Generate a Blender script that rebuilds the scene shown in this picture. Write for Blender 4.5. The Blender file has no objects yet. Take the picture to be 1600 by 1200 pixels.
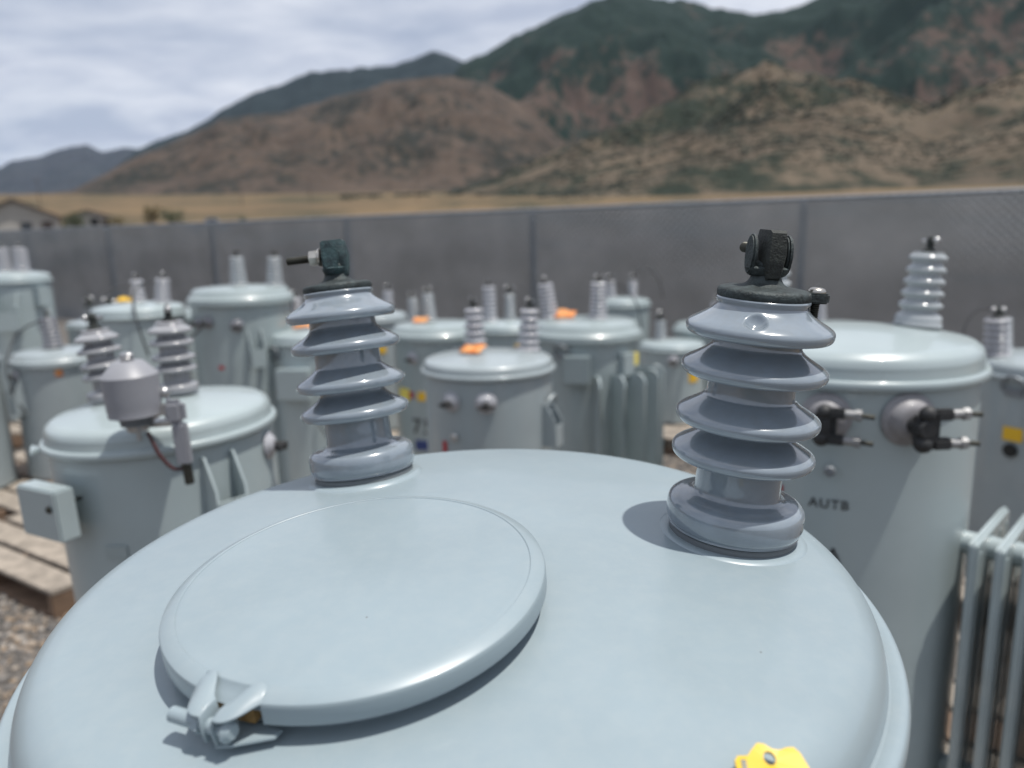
import bpy, bmesh, math, random
import numpy as np
from mathutils import Vector, Matrix, noise
R_ = math.radians
random.seed(7)
rng = np.random.default_rng(11)
scene = bpy.context.scene
COL = scene.collection

# ------------------------------------------------------------------ camera
PITCH, ROLL, CAM_Z = R_(11.3), R_(1.36), 1.58
fw = Vector((0, math.cos(PITCH), -math.sin(PITCH)))
rt0 = Vector((1, 0, 0)); up0 = rt0.cross(fw)
rt = rt0 * math.cos(ROLL) - up0 * math.sin(ROLL)
up = rt0 * math.sin(ROLL) + up0 * math.cos(ROLL)
cd = bpy.data.cameras.new('camera')
cd.sensor_width = 36; cd.lens = 27; cd.clip_start = 0.02; cd.clip_end = 90000
cd.dof.use_dof = True; cd.dof.focus_distance = 0.68; cd.dof.aperture_fstop = 3.7; cd.dof.aperture_blades = 0
cam = bpy.data.objects.new('camera', cd); COL.objects.link(cam)
m = Matrix((rt, up, -fw)).transposed().to_4x4(); m.translation = (0, 0, CAM_Z)
cam.matrix_world = m
scene.camera = cam

# ------------------------------------------------------------------ sky, sun, exposure
SUN_DIR = Vector((0.265, -0.095, 0.955)).normalized()
world = bpy.data.worlds.new('World'); scene.world = world; world.use_nodes = True
wn, wl = world.node_tree.nodes, world.node_tree.links
wn.clear()
def N(nodes, t, **kw):
    n = nodes.new(t)
    for k, v in kw.items(): setattr(n, k, v)
    return n
sky = N(wn, 'ShaderNodeTexSky', sky_type='NISHITA', sun_disc=False)
sky.sun_elevation = math.asin(SUN_DIR.z); sky.sun_rotation = math.atan2(SUN_DIR.x, SUN_DIR.y)
sky.altitude = 1400; sky.dust_density = 1.5
tc = N(wn, 'ShaderNodeTexCoord'); sp = N(wn, 'ShaderNodeSeparateXYZ'); wl.new(tc.outputs['Generated'], sp.inputs[0])
mz = N(wn, 'ShaderNodeMath', operation='ADD'); mz.inputs[1].default_value = 0.16
mx0 = N(wn, 'ShaderNodeMath', operation='MAXIMUM'); mx0.inputs[1].default_value = 0.0
wl.new(sp.outputs['Z'], mx0.inputs[0]); wl.new(mx0.outputs[0], mz.inputs[0])
dx = N(wn, 'ShaderNodeMath', operation='DIVIDE'); dy = N(wn, 'ShaderNodeMath', operation='DIVIDE')
wl.new(sp.outputs['X'], dx.inputs[0]); wl.new(mz.outputs[0], dx.inputs[1])
wl.new(sp.outputs['Y'], dy.inputs[0]); wl.new(mz.outputs[0], dy.inputs[1])
cb = N(wn, 'ShaderNodeCombineXYZ'); wl.new(dx.outputs[0], cb.inputs[0]); wl.new(dy.outputs[0], cb.inputs[1])
def wnoise(scale, detail, rough, dist, sx, sy):
    mp = N(wn, 'ShaderNodeMapping'); mp.inputs['Scale'].default_value = (sx, sy, 1); mp.inputs['Rotation'].default_value = (0, 0, R_(14))
    wl.new(cb.outputs[0], mp.inputs[0])
    t = N(wn, 'ShaderNodeTexNoise'); t.inputs['Scale'].default_value = scale; t.inputs['Detail'].default_value = detail
    t.inputs['Roughness'].default_value = rough; t.inputs['Distortion'].default_value = dist
    wl.new(mp.outputs[0], t.inputs['Vector']); return t
n1 = wnoise(0.9, 7, 0.6, 0.5, 0.75, 1.0)
n2 = wnoise(2.0, 6, 0.55, 0.3, 0.7, 1.0)
cov = N(wn, 'ShaderNodeValToRGB'); cov.color_ramp.elements[0].position = 0.30; cov.color_ramp.elements[1].position = 0.52
cov.color_ramp.elements[0].color = (0.62, 0.62, 0.62, 1); cov.color_ramp.elements[1].color = (0.98, 0.98, 0.98, 1)
wl.new(n1.outputs[0], cov.inputs[0])
cc = N(wn, 'ShaderNodeValToRGB')
cc.color_ramp.elements[0].position = 0.38; cc.color_ramp.elements[0].color = (5.5, 6.15, 7.6, 1)
cc.color_ramp.elements[1].position = 0.62; cc.color_ramp.elements[1].color = (9.2, 9.6, 10.5, 1)
wl.new(n2.outputs[0], cc.inputs[0])
mix = N(wn, 'ShaderNodeMix', data_type='RGBA')
wl.new(cov.outputs[0], mix.inputs['Factor']); wl.new(sky.outputs[0], mix.inputs[6]); wl.new(cc.outputs[0], mix.inputs[7])
bg = N(wn, 'ShaderNodeBackground'); bg.inputs['Strength'].default_value = 0.09
wo = N(wn, 'ShaderNodeOutputWorld'); wl.new(mix.outputs[2], bg.inputs[0]); wl.new(bg.outputs[0], wo.inputs[0])

sd = bpy.data.lights.new('sun', 'SUN'); sd.energy = 4.8; sd.angle = R_(0.9); sd.color = (1.0, 0.955, 0.89)
sun = bpy.data.objects.new('sun', sd); COL.objects.link(sun)
sun.rotation_euler = SUN_DIR.to_track_quat('Z', 'Y').to_euler(); sun.location = (8, -3, 20)
vs = scene.view_settings; vs.view_transform = 'Standard'; vs.look = 'None'; vs.exposure = 0.0; vs.gamma = 1.0; vs.use_curve_mapping = False

# ------------------------------------------------------------------ materials
MAT = {}
def mat(name, color, rough=0.5, metal=0.0, coat=0.0, spec=0.5, vary=0.0, vscale=6.0, bump=0.0, bscale=60.0, color2=None, specks=0.0, rvary=0.0, dust=0.0, grime=None):
    m = bpy.data.materials.new(name); m.use_nodes = True
    nt = m.node_tree; b = nt.nodes['Principled BSDF']
    b.inputs['Base Color'].default_value = (*color, 1); b.inputs['Roughness'].default_value = rough
    b.inputs['Metallic'].default_value = metal; b.inputs['Coat Weight'].default_value = coat; b.inputs['Coat Roughness'].default_value = 0.045; b.inputs['Coat IOR'].default_value = 1.6
    b.inputs['Specular IOR Level'].default_value = spec
    t = nt.nodes.new('ShaderNodeTexCoord'); out = None
    if vary or color2:
        n = nt.nodes.new('ShaderNodeTexNoise'); n.inputs['Scale'].default_value = vscale; n.inputs['Detail'].default_value = 6; n.inputs['Roughness'].default_value = 0.6
        nt.links.new(t.outputs['Object'], n.inputs['Vector'])
        r = nt.nodes.new('ShaderNodeValToRGB')
        c2 = color2 or tuple(c * (1 - vary) for c in color)
        r.color_ramp.elements[0].color = (*c2, 1); r.color_ramp.elements[1].color = (*color, 1)
        r.color_ramp.elements[0].position = 0.38; r.color_ramp.elements[1].position = 0.62
        nt.links.new(n.outputs[0], r.inputs[0]); out = r.outputs[0]
        if rvary:
            mr = nt.nodes.new('ShaderNodeMapRange'); mr.inputs[3].default_value = rough - rvary; mr.inputs[4].default_value = rough + rvary
            nt.links.new(n.outputs[0], mr.inputs[0]); nt.links.new(mr.outputs[0], b.inputs['Roughness'])
    if specks:
        v = nt.nodes.new('ShaderNodeTexVoronoi'); v.inputs['Scale'].default_value = specks; v.inputs['Randomness'].default_value = 1
        nt.links.new(t.outputs['Object'], v.inputs['Vector'])
        cr = nt.nodes.new('ShaderNodeValToRGB'); cr.color_ramp.interpolation = 'LINEAR'
        cr.color_ramp.elements[0].position = 0.008; cr.color_ramp.elements[0].color = (1, 1, 1, 1)
        cr.color_ramp.elements[1].position = 0.014; cr.color_ramp.elements[1].color = (0, 0, 0, 1)
        nt.links.new(v.outputs['Distance'], cr.inputs[0])
        mx = nt.nodes.new('ShaderNodeMix'); mx.data_type = 'RGBA'
        nt.links.new(cr.outputs[0], mx.inputs['Factor'])
        if out: nt.links.new(out, mx.inputs[6])
        else: mx.inputs[6].default_value = (*color, 1)
        mx.inputs[7].default_value = (0.10, 0.10, 0.09, 1); out = mx.outputs[2]
    if dust:
        g = nt.nodes.new('ShaderNodeNewGeometry'); sx = nt.nodes.new('ShaderNodeSeparateXYZ'); nt.links.new(g.outputs['Normal'], sx.inputs[0])
        m1 = nt.nodes.new('ShaderNodeMapRange'); m1.inputs[1].default_value = 0.45; m1.inputs[2].default_value = 0.95; nt.links.new(sx.outputs[2], m1.inputs[0])
        dn = nt.nodes.new('ShaderNodeTexNoise'); dn.inputs['Scale'].default_value = 55; dn.inputs['Detail'].default_value = 8; dn.inputs['Roughness'].default_value = 0.75
        nt.links.new(t.outputs['Object'], dn.inputs['Vector'])
        m2 = nt.nodes.new('ShaderNodeMapRange'); m2.inputs[1].default_value = 0.42; m2.inputs[2].default_value = 0.68; nt.links.new(dn.outputs[0], m2.inputs[0])
        mu = nt.nodes.new('ShaderNodeMath'); mu.operation = 'MULTIPLY'; nt.links.new(m1.outputs[0], mu.inputs[0]); nt.links.new(m2.outputs[0], mu.inputs[1])
        mu2 = nt.nodes.new('ShaderNodeMath'); mu2.operation = 'MULTIPLY'; mu2.inputs[1].default_value = dust; nt.links.new(mu.outputs[0], mu2.inputs[0])
        mx = nt.nodes.new('ShaderNodeMix'); mx.data_type = 'RGBA'; nt.links.new(mu2.outputs[0], mx.inputs['Factor'])
        if out: nt.links.new(out, mx.inputs[6])
        else: mx.inputs[6].default_value = (*color, 1)
        mx.inputs[7].default_value = (*(grime or (0.36, 0.37, 0.36)), 1); out = mx.outputs[2]
        if coat:
            mc = nt.nodes.new('ShaderNodeMath'); mc.operation = 'MULTIPLY_ADD'; mc.inputs[1].default_value = -coat * .8; mc.inputs[2].default_value = coat
            nt.links.new(mu2.outputs[0], mc.inputs[0]); nt.links.new(mc.outputs[0], b.inputs['Coat Weight'])
    if out: nt.links.new(out, b.inputs['Base Color'])
    if bump:
        n = nt.nodes.new('ShaderNodeTexNoise'); n.inputs['Scale'].default_value = bscale; n.inputs['Detail'].default_value = 3
        nt.links.new(t.outputs['Object'], n.inputs['Vector'])
        bp = nt.nodes.new('ShaderNodeBump'); bp.inputs['Strength'].default_value = bump; bp.inputs['Distance'].default_value = 0.002
        nt.links.new(n.outputs[0], bp.inputs['Height']); nt.links.new(bp.outputs[0], b.inputs['Normal'])
    MAT[name] = m; return m
mat('paint_front', (0.250, 0.310, 0.340), 0.34, coat=0.16, vary=0.085, vscale=3.2, bump=0.045, bscale=20, specks=13, rvary=0.08, dust=0.10, grime=(0.42, 0.43, 0.41))
mat('paint_pale', (0.335, 0.395, 0.405), 0.33, coat=0.40, vary=0.07, vscale=4, bump=0.03, bscale=90, rvary=0.06)
mat('paint_teal', (0.295, 0.350, 0.357), 0.34, coat=0.40, vary=0.08, vscale=4, bump=0.03, bscale=90, rvary=0.06)
mat('paint_grey', (0.30, 0.345, 0.360), 0.34, coat=0.40, vary=0.08, vscale=4, bump=0.03, bscale=90, rvary=0.06)
mat('porcelain', (0.198, 0.238, 0.275), 0.22, coat=1.0, spec=0.6, vary=0.16, vscale=16, bump=0.012, bscale=45, rvary=0.08, dust=0.55, grime=(0.17, 0.185, 0.19))
mat('porcelain_pale', (0.38, 0.385, 0.41), 0.16, coat=0.4, vary=0.06, vscale=14)
mat('porcelain_sky', (0.335, 0.36, 0.375), 0.16, coat=0.4, vary=0.06, vscale=14)
mat('porcelain_dark', (0.20, 0.205, 0.225), 0.2, coat=0.4, vary=0.1, vscale=14)
mat('porcelain_lv', (0.25, 0.245, 0.255), 0.5, coat=0.03, vary=0.15, vscale=20)
mat('lug_metal', (0.33, 0.33, 0.33), 0.5, metal=0.6, vary=0.3, vscale=60)
mat('bronze', (0.018, 0.024, 0.025), 0.62, metal=0.2, vary=0.3, vscale=120, color2=(0.040, 0.054, 0.056), bump=0.5, bscale=420)
mat('bronze_green', (0.018, 0.032, 0.037), 0.6, metal=0.2, color2=(0.045, 0.085, 0.09), vscale=70, bump=0.45, bscale=420)
mat('bronze_black', (0.012, 0.015, 0.014), 0.65, metal=0.1, color2=(0.026, 0.031, 0.027), vscale=160, bump=0.5, bscale=500)
mat('steel', (0.55, 0.52, 0.47), 0.3, metal=1.0, vary=0.2, vscale=90)
mat('dark_steel', (0.07, 0.07, 0.06), 0.45, metal=0.8, vary=0.3, vscale=90)
mat('gasket', (0.12, 0.135, 0.145), 0.6)
mat('cork', (0.33, 0.20, 0.07), 0.8, vary=0.3, vscale=200)
mat('black', (0.012, 0.013, 0.014), 0.45)
mat('rubber', (0.02, 0.021, 0.022), 0.6)
mat('arrester', (0.245, 0.25, 0.272), 0.45, vary=0.05)
mat('red_lead', (0.05, 0.014, 0.015), 0.5)
mat('wire', (0.03, 0.032, 0.035), 0.5)
mat('yellow', (0.62, 0.42, 0.02), 0.38, spec=0.4, vary=0.06, vscale=30)
mat('yellow_label', (0.75, 0.62, 0.12), 0.5)
mat('amber_label', (0.70, 0.42, 0.02), 0.5)
mat('orange', (0.58, 0.15, 0.02), 0.6, color2=(0.62, 0.33, 0.13), vscale=25)
mat('blue_label', (0.02, 0.04, 0.15), 0.5)
mat('red_mark', (0.35, 0.02, 0.03), 0.5)
mat('ink', (0.025, 0.028, 0.03), 0.6)
mat('aluminium', (0.5, 0.5, 0.5), 0.35, metal=0.9, vary=0.15, vscale=60)
mat('wood', (0.33, 0.285, 0.235), 0.8, vary=0.42, vscale=14, bump=0.4, bscale=40)
mat('wood_dark', (0.20, 0.13, 0.085), 0.8, vary=0.35, vscale=9, bump=0.4, bscale=40)
mat('strap', (0.015, 0.015, 0.016), 0.5)
mat('galvanised', (0.22, 0.24, 0.26), 0.5, metal=0.5, vary=0.15, vscale=8)
mat('post_metal', (0.24, 0.265, 0.29), 0.6, metal=0.0)
mat('house_white', (0.40, 0.38, 0.35), 0.7, vary=0.08, vscale=1)
mat('house_roof', (0.11, 0.085, 0.075), 0.8, vary=0.3, vscale=2)
mat('window_glass', (0.02, 0.025, 0.03), 0.08)
mat('car_paint', (0.16, 0.19, 0.24), 0.3, coat=0.5)
mat('bark', (0.09, 0.07, 0.05), 0.9, vary=0.3)
mat('leaf', (0.06, 0.075, 0.035), 0.7, vary=0.4, vscale=2)
mat('leaf_dry', (0.16, 0.13, 0.06), 0.7, vary=0.4, vscale=2)
mat('pole_wood', (0.10, 0.08, 0.065), 0.9)

def soil_mat(name, ground, ground2, scrub, amount, s1, s2, dark=None, height_mix=None):
    """bare soil with scrub cover broken up by two noise scales; height_mix=(z0,z1): scrub takes over with altitude"""
    m = bpy.data.materials.new(name); m.use_nodes = True; nt = m.node_tree; L = nt.links; b = nt.nodes['Principled BSDF']
    b.inputs['Roughness'].default_value = 0.95; b.inputs['Specular IOR Level'].default_value = 0.1
    t = nt.nodes.new('ShaderNodeTexCoord')
    def nz(scale, det=6, rough=0.6):
        n = nt.nodes.new('ShaderNodeTexNoise'); n.inputs['Scale'].default_value = scale; n.inputs['Detail'].default_value = det; n.inputs['Roughness'].default_value = rough
        mp = nt.nodes.new('ShaderNodeMapping'); mp.inputs['Scale'].default_value = (1.0, 0.55, 0.45); L.new(t.outputs['Object'], mp.inputs[0])
        L.new(mp.outputs[0], n.inputs['Vector']); return n.outputs[0]
    def ramp(a, p0, p1):
        r = nt.nodes.new('ShaderNodeMapRange'); r.inputs[1].default_value = p0; r.inputs[2].default_value = p1; L.new(a, r.inputs[0]); return r.outputs[0]
    def op(o, a, b2):
        n = nt.nodes.new('ShaderNodeMath'); n.operation = o
        for i, v in ((0, a), (1, b2)):
            if isinstance(v, (int, float)): n.inputs[i].default_value = v
            else: L.new(v, n.inputs[i])
        return n.outputs[0]
    def mixc(f, a, c):
        n = nt.nodes.new('ShaderNodeMix'); n.data_type = 'RGBA'; L.new(f, n.inputs['Factor'])
        for i, v in ((6, a), (7, c)):
            if isinstance(v, tuple): n.inputs[i].default_value = (*v, 1)
            else: L.new(v, n.inputs[i])
        return n.outputs[2]
    base = mixc(ramp(nz(s1 * 1.7), 0.35, 0.65), ground, ground2)
    f = op('ADD', op('MULTIPLY', nz(s1, 7), 0.54), op('MULTIPLY', nz(s2, 5, 0.75), 0.46))
    if height_mix:
        sep = nt.nodes.new('ShaderNodeSeparateXYZ'); L.new(t.outputs['Object'], sep.inputs[0])
        f = op('ADD', f, op('MULTIPLY', ramp(sep.outputs[2], *height_mix), 0.16))
    f = ramp(f, amount, amount + 0.07)
    c = mixc(f, base, scrub)
    L.new(c, b.inputs['Base Color'])
    MAT[name] = m; return m
soil_mat('soil_right', (0.122, 0.098, 0.072), (0.074, 0.060, 0.046), (0.022, 0.029, 0.022), 0.478, 0.006, 0.06)
soil_mat('soil_brown', (0.090, 0.069, 0.055), (0.057, 0.046, 0.039), (0.026, 0.028, 0.025), 0.486, 0.006, 0.05)
soil_mat('soil_main', (0.092, 0.068, 0.055), (0.066, 0.049, 0.043), (0.016, 0.028, 0.024), 0.508, 0.0032, 0.028, height_mix=(250, 1000))
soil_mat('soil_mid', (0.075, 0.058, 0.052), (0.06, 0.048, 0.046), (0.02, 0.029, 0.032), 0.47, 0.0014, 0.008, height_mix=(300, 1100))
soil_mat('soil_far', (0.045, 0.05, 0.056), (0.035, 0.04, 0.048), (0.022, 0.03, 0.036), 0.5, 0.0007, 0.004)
soil_mat('field', (0.165, 0.118, 0.068), (0.115, 0.084, 0.054), (0.055, 0.053, 0.035), 0.485, 0.011, 0.07)
mat('gravel_bed', (0.13, 0.118, 0.106), 0.95, vary=0.45, vscale=30, bump=1.0, bscale=45)
def stone_mat():
    m = bpy.data.materials.new('stone'); m.use_nodes = True; nt = m.node_tree; b = nt.nodes['Principled BSDF']; b.inputs['Roughness'].default_value = 0.85
    g = nt.nodes.new('ShaderNodeNewGeometry'); r = nt.nodes.new('ShaderNodeValToRGB'); r.color_ramp.interpolation = 'LINEAR'
    el = r.color_ramp.elements; el[0].color = (0.08, 0.077, 0.074, 1); el[1].color = (0.34, 0.315, 0.285, 1)
    e = el.new(0.45); e.color = (0.17, 0.157, 0.145, 1); e = el.new(0.8); e.color = (0.25, 0.185, 0.125, 1)
    nt.links.new(g.outputs['Random Per Island'], r.inputs[0]); nt.links.new(r.outputs[0], b.inputs['Base Color']); MAT['stone'] = m
stone_mat()
def screen_mat():
    m = bpy.data.materials.new('privacy_mesh'); m.use_nodes = True; nt = m.node_tree; L = nt.links; b = nt.nodes['Principled BSDF']
    b.inputs['Roughness'].default_value = 0.75; b.inputs['Specular IOR Level'].default_value = 0.25
    t = nt.nodes.new('ShaderNodeTexCoord')
    n = nt.nodes.new('ShaderNodeTexNoise'); n.inputs['Scale'].default_value = 1.3; n.inputs['Detail'].default_value = 7; L.new(t.outputs['Object'], n.inputs[0])
    r = nt.nodes.new('ShaderNodeValToRGB'); r.color_ramp.elements[0].position = 0.35; r.color_ramp.elements[1].position = 0.75
    r.color_ramp.elements[0].color = (0.175, 0.198, 0.218, 1); r.color_ramp.elements[1].color = (0.31, 0.33, 0.35, 1)
    L.new(n.outputs[0], r.inputs[0]); L.new(r.outputs[0], b.inputs['Base Color'])
    tr = nt.nodes.new('ShaderNodeBsdfTransparent'); mx = nt.nodes.new('ShaderNodeMixShader'); mx.inputs[0].default_value = 0.90
    tl = nt.nodes.new('ShaderNodeBsdfTranslucent'); L.new(r.outputs[0], tl.inputs[0]); m2 = nt.nodes.new('ShaderNodeMixShader'); m2.inputs[0].default_value = 0.3
    L.new(b.outputs[0], m2.inputs[1]); L.new(tl.outputs[0], m2.inputs[2])
    L.new(tr.outputs[0], mx.inputs[1]); L.new(m2.outputs[0], mx.inputs[2]); L.new(mx.outputs[0], nt.nodes['Material Output'].inputs[0])
    MAT['privacy_mesh'] = m
screen_mat()

# ------------------------------------------------------------------ mesh helpers
class MB:
    def __init__(s): s.v = []; s.f = []
    def add(s, verts, faces, M=None):
        o = len(s.v)
        s.v += [tuple(M @ Vector(v)) for v in verts] if M is not None else [tuple(v) for v in verts]
        s.f += [tuple(i + o for i in f) for f in faces]; return s
    def lathe(s, prof, n=48, M=None, a0=0.0, a1=2 * math.pi, closed_prof=False):
        full = abs(a1 - a0 - 2 * math.pi) < 1e-6
        na = n if full else n + 1
        vs, fs = [], []
        for k in range(na):
            a = a0 + (a1 - a0) * k / n; c, sn = math.cos(a), math.sin(a)
            vs += [(r * c, r * sn, z) for r, z in prof]
        P = len(prof); rows = P if closed_prof else P - 1
        for k in range(n):
            k2 = (k + 1) % na
            for i in range(rows):
                j = (i + 1) % P
                fs.append((k * P + i, k2 * P + i, k2 * P + j, k * P + j))
        if not full and closed_prof:
            fs.append(tuple(range(P - 1, -1, -1))); fs.append(tuple(n * P + i for i in range(P)))
        return s.add(vs, fs, M)
    def cyl(s, p0, p1, r0, r1=None, n=20, bev=0.0, M=None):
        r1 = r0 if r1 is None else r1
        p0, p1 = Vector(p0), Vector(p1); d = p1 - p0; h = d.length
        q = d.to_track_quat('Z', 'Y').to_matrix().to_4x4(); q.translation = p0
        if M is not None: q = M @ q
        b = bev
        prof = [(1e-5, 0), (r0 - b, 0), (r0, b), (r1, h - b), (r1 - b, h), (1e-5, h)] if b else [(1e-5, 0), (r0, 0), (r1, h), (1e-5, h)]
        return s.lathe(prof, n, q)
    def ball(s, c, r, n=20, squash=(1, 1, 1), half=False):
        k = 12
        ang = [(-90 + 180 * i / k) for i in range(k + 1)] if not half else [(90 * i / k) for i in range(k + 1)]
        prof = [(max(1e-5, r * math.cos(R_(a))), r * math.sin(R_(a))) for a in ang]
        M = Matrix.Translation(c) @ Matrix.Diagonal((*squash, 1)); return s.lathe(prof, n, M)
    def box(s, c, size, M=None, bev=0.0):
        bm = bmesh.new(); bmesh.ops.create_cube(bm, size=1)
        for v in bm.verts: v.co = Vector((v.co.x * size[0] + c[0], v.co.y * size[1] + c[1], v.co.z * size[2] + c[2]))
        if bev: bmesh.ops.bevel(bm, geom=bm.edges[:], offset=bev, segments=2, affect='EDGES')
        bm.verts.index_update()
        vs = [v.co.copy() for v in bm.verts]; fs = [tuple(v.index for v in f.verts) for f in bm.faces]; bm.free()
        return s.add(vs, fs, M)
    def tube(s, pts, r, n=8, M=None):
        pts = [Vector(p) for p in pts]; vs, fs = [], []
        for i, p in enumerate(pts):
            d = (pts[min(i + 1, len(pts) - 1)] - pts[max(i - 1, 0)]).normalized()
            q = d.to_track_quat('Z', 'Y')
            for k in range(n):
                a = 2 * math.pi * k / n; vs.append(p + q @ Vector((r * math.cos(a), r * math.sin(a), 0)))
        for i in range(len(pts) - 1):
            for k in range(n):
                k2 = (k + 1) % n; fs.append((i * n + k, i * n + k2, (i + 1) * n + k2, (i + 1) * n + k))
        fs.append(tuple(range(n - 1, -1, -1))); fs.append(tuple((len(pts) - 1) * n + k for k in range(n)))
        return s.add(vs, fs, M)
    def prism(s, outline, t, M=None, bev=0.0):
        """outline in local XY, extruded from z=0 to z=t"""
        bm = bmesh.new(); f = bm.faces.new([bm.verts.new((x, y, 0)) for x, y in outline])
        bmesh.ops.recalc_face_normals(bm, faces=bm.faces[:])
        ex = bmesh.ops.extrude_face_region(bm, geom=[f])
        for e in ex['geom']:
            if isinstance(e, bmesh.types.BMVert): e.co.z += t
        bmesh.ops.recalc_face_normals(bm, faces=bm.faces[:])
        if bev:
            ed = [e for e in bm.edges if abs(e.verts[0].co.z - e.verts[1].co.z) < 1e-9]
            bmesh.ops.bevel(bm, geom=ed, offset=bev, segments=2, affect='EDGES')
        bm.verts.index_update()
        vs = [v.co.copy() for v in bm.verts]; fs = [tuple(v.index for v in g.verts) for g in bm.faces]; bm.free()
        return s.add(vs, fs, M)
    def mesh(s, name, m, sharp=38):
        me = bpy.data.meshes.new(name); me.from_pydata(s.v, [], s.f); me.materials.append(MAT[m] if isinstance(m, str) else m)
        bm = bmesh.new(); bm.from_mesh(me); bmesh.ops.recalc_face_normals(bm, faces=bm.faces[:]); bm.to_mesh(me); bm.free()
        me.polygons.foreach_set('use_smooth', [True] * len(me.polygons))
        if sharp: me.set_sharp_from_angle(angle=R_(sharp))
        me.update(); return me
    def build(s, name, m, parent=None, M=None, sharp=38):
        return put(name, s.mesh(name, m, sharp), parent, M)
def put(name, me, parent=None, M=None):
    o = bpy.data.objects.new(name, me); COL.objects.link(o)
    if parent is not None: o.parent = parent
    if M is not None: o.matrix_local = M
    return o
def tag(o, label=None, cat=None, group=None, kind=None):
    for k, v in (('label', label), ('category', cat), ('group', group), ('kind', kind)):
        if v: o[k] = v
    return o
def empty(name, loc, rot=(0, 0, 0)):
    o = bpy.data.objects.new(name, None); o.empty_display_size = 0.2; COL.objects.link(o)
    o.location = loc; o.rotation_euler = rot; return o
def smoothcurve(pts, sub=4):
    """Catmull-Rom through 2-D profile points"""
    out = []; P = [pts[0]] + list(pts) + [pts[-1]]
    for i in range(1, len(P) - 2):
        p0, p1, p2, p3 = P[i - 1], P[i], P[i + 1], P[i + 2]
        for k in range(sub):
            t = k / sub
            out.append(tuple(0.5 * (2 * b + (c - a) * t + (2 * a - 5 * b + 4 * c - d) * t * t + (3 * b - a - 3 * c + d) * t ** 3) for a, b, c, d in zip(p0, p1, p2, p3)))
    out.append(tuple(pts[-1])); return out
def fillet_arc(cx, cz, r, a0, a1, n):
    return [(cx + r * math.cos(R_(a0 + (a1 - a0) * k / n)), cz + r * math.sin(R_(a0 + (a1 - a0) * k / n))) for k in range(n + 1)]

# ------------------------------------------------------------------ terrain
def rise(x, y):
    d = math.hypot(x, y)
    if d < 1: return 0.0
    w = min(1, max(0, (y / d + 0.25) / 0.5)); w = w * w * (3 - 2 * w)
    h = 0.0
    if d > 70: h = 0.054 * (min(d, 1500) - 70)
    if d > 1500: h += 0.016 * (d - 1500)
    if d > 90: h += 1.2 * noise.noise(Vector((x * .006, y * .006, 0))) * min(1, (d - 90) / 200)
    return h * w
def ground():
    ds = [0, 3, 8, 15, 25, 40, 55, 70, 85, 100, 115, 130, 150, 175, 200, 240, 290, 350, 420, 500, 600, 720, 860, 1030, 1240, 1500, 2000, 2800, 4000, 6000, 9000, 13000, 19000]
    na = 180; vs, fs = [(0, 0, 0)], []
    for d in ds[1:]:
        for k in range(na):
            a = 2 * math.pi * k / na; x, y = d * math.sin(a), d * math.cos(a); vs.append((x, y, rise(x, y)))
    for k in range(na): fs.append((0, 1 + (k + 1) % na, 1 + k))
    for i in range(len(ds) - 2):
        for k in range(na):
            k2 = (k + 1) % na; fs.append((1 + i * na + k, 1 + i * na + k2, 1 + (i + 1) * na + k2, 1 + (i + 1) * na + k))
    b = MB(); b.v, b.f = vs, fs
    tag(b.build('ground', 'field', sharp=None), kind='structure')
ground()
b = MB(); b.add([(-16, -6, .006), (14, -6, .006), (14, 2, .006), (-8, 17, .006), (-22, 26, .006), (-22, -6, .006)], [(0, 1, 2, 3, 4, 5)])
tag(b.build('gravel_yard', 'gravel_bed', sharp=None), kind='structure')

def mountain(name, ridge, d_base, d_ridge, z_base, matname, nb, nt, gully, gscale, power=1.0, seed=0, rough=1.0, ridge_noise=0.02):
    bs = [p[0] for p in ridge]; es = [p[1] for p in ridge]
    b0, b1 = bs[0], bs[-1]; vs, fs = [], []
    sh = [Vector((0, 0, 0))]
    for i in range(nb + 1):
        be = b0 + (b1 - b0) * i / nb; e = float(np.interp(be, bs, es))
        dr = d_ridge * (1 + 0.10 * noise.noise(Vector((be * 0.12, seed, 3.1))))
        zr = CAM_Z + dr * math.tan(R_(e)); zr += ridge_noise * zr * noise.fractal(Vector((be * 1.1, seed * 2.3, 0)), 1.0, 2.0, 4) * 0.6
        for j in range(nt + 9):
            t = j / nt
            d = d_base + (dr - d_base) * t
            x, y = d * math.sin(R_(be)), d * math.cos(R_(be))
            p = Vector((x * gscale, y * gscale, seed * 1.7))
            rn = noise.ridged_multi_fractal(p, 0.9, 2.1, 6, 1.0, 2.0) - 1.1
            fn = noise.fractal(p * 3.0, 0.9, 2.0, 5)
            if t <= 1:
                z = z_base + (zr - z_base) * (t ** power) + (gully * (rn * 0.75 + fn * 0.45 * rough)) * (zr - z_base) * (t * (1 - t) * 3.2)
            else:
                z = zr - (zr - z_base) * (t - 1) * 1.9 + gully * fn * (zr - z_base) * (t - 1)
            vs.append((x, y, z))
    P = nt + 9
    for i in range(nb):
        for j in range(P - 1):
            fs.append((i * P + j, (i + 1) * P + j, (i + 1) * P + j + 1, i * P + j + 1))
    b = MB(); b.v, b.f = vs, fs
    return tag(b.build(name, matname, sharp=None), kind='structure'), vs, P
far = [(-46, 5.2), (-38.4, 4.7), (-32.4, 4.45), (-31.7, 4.91), (-30.34, 5.1), (-29.07, 5.66), (-27.63, 5.97), (-26.78, 5.49), (-25.46, 5.83), (-23.03, 5.48), (-20.38, 4.28)]
mid = [(-28.6, 2.6), (-26.4, 4.4), (-24.72, 5.77), (-21.3, 7.12), (-19.19, 8.37), (-17.06, 9.51), (-15.36, 9.99), (-13.18, 10.84), (-11.89, 10.98), (-8.39, 11.27), (-6.61, 11.68), (-5.03, 12.2), (-3.93, 11.87), (-2.83, 11.49), (0.5, 10.08), (4, 8)]
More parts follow.
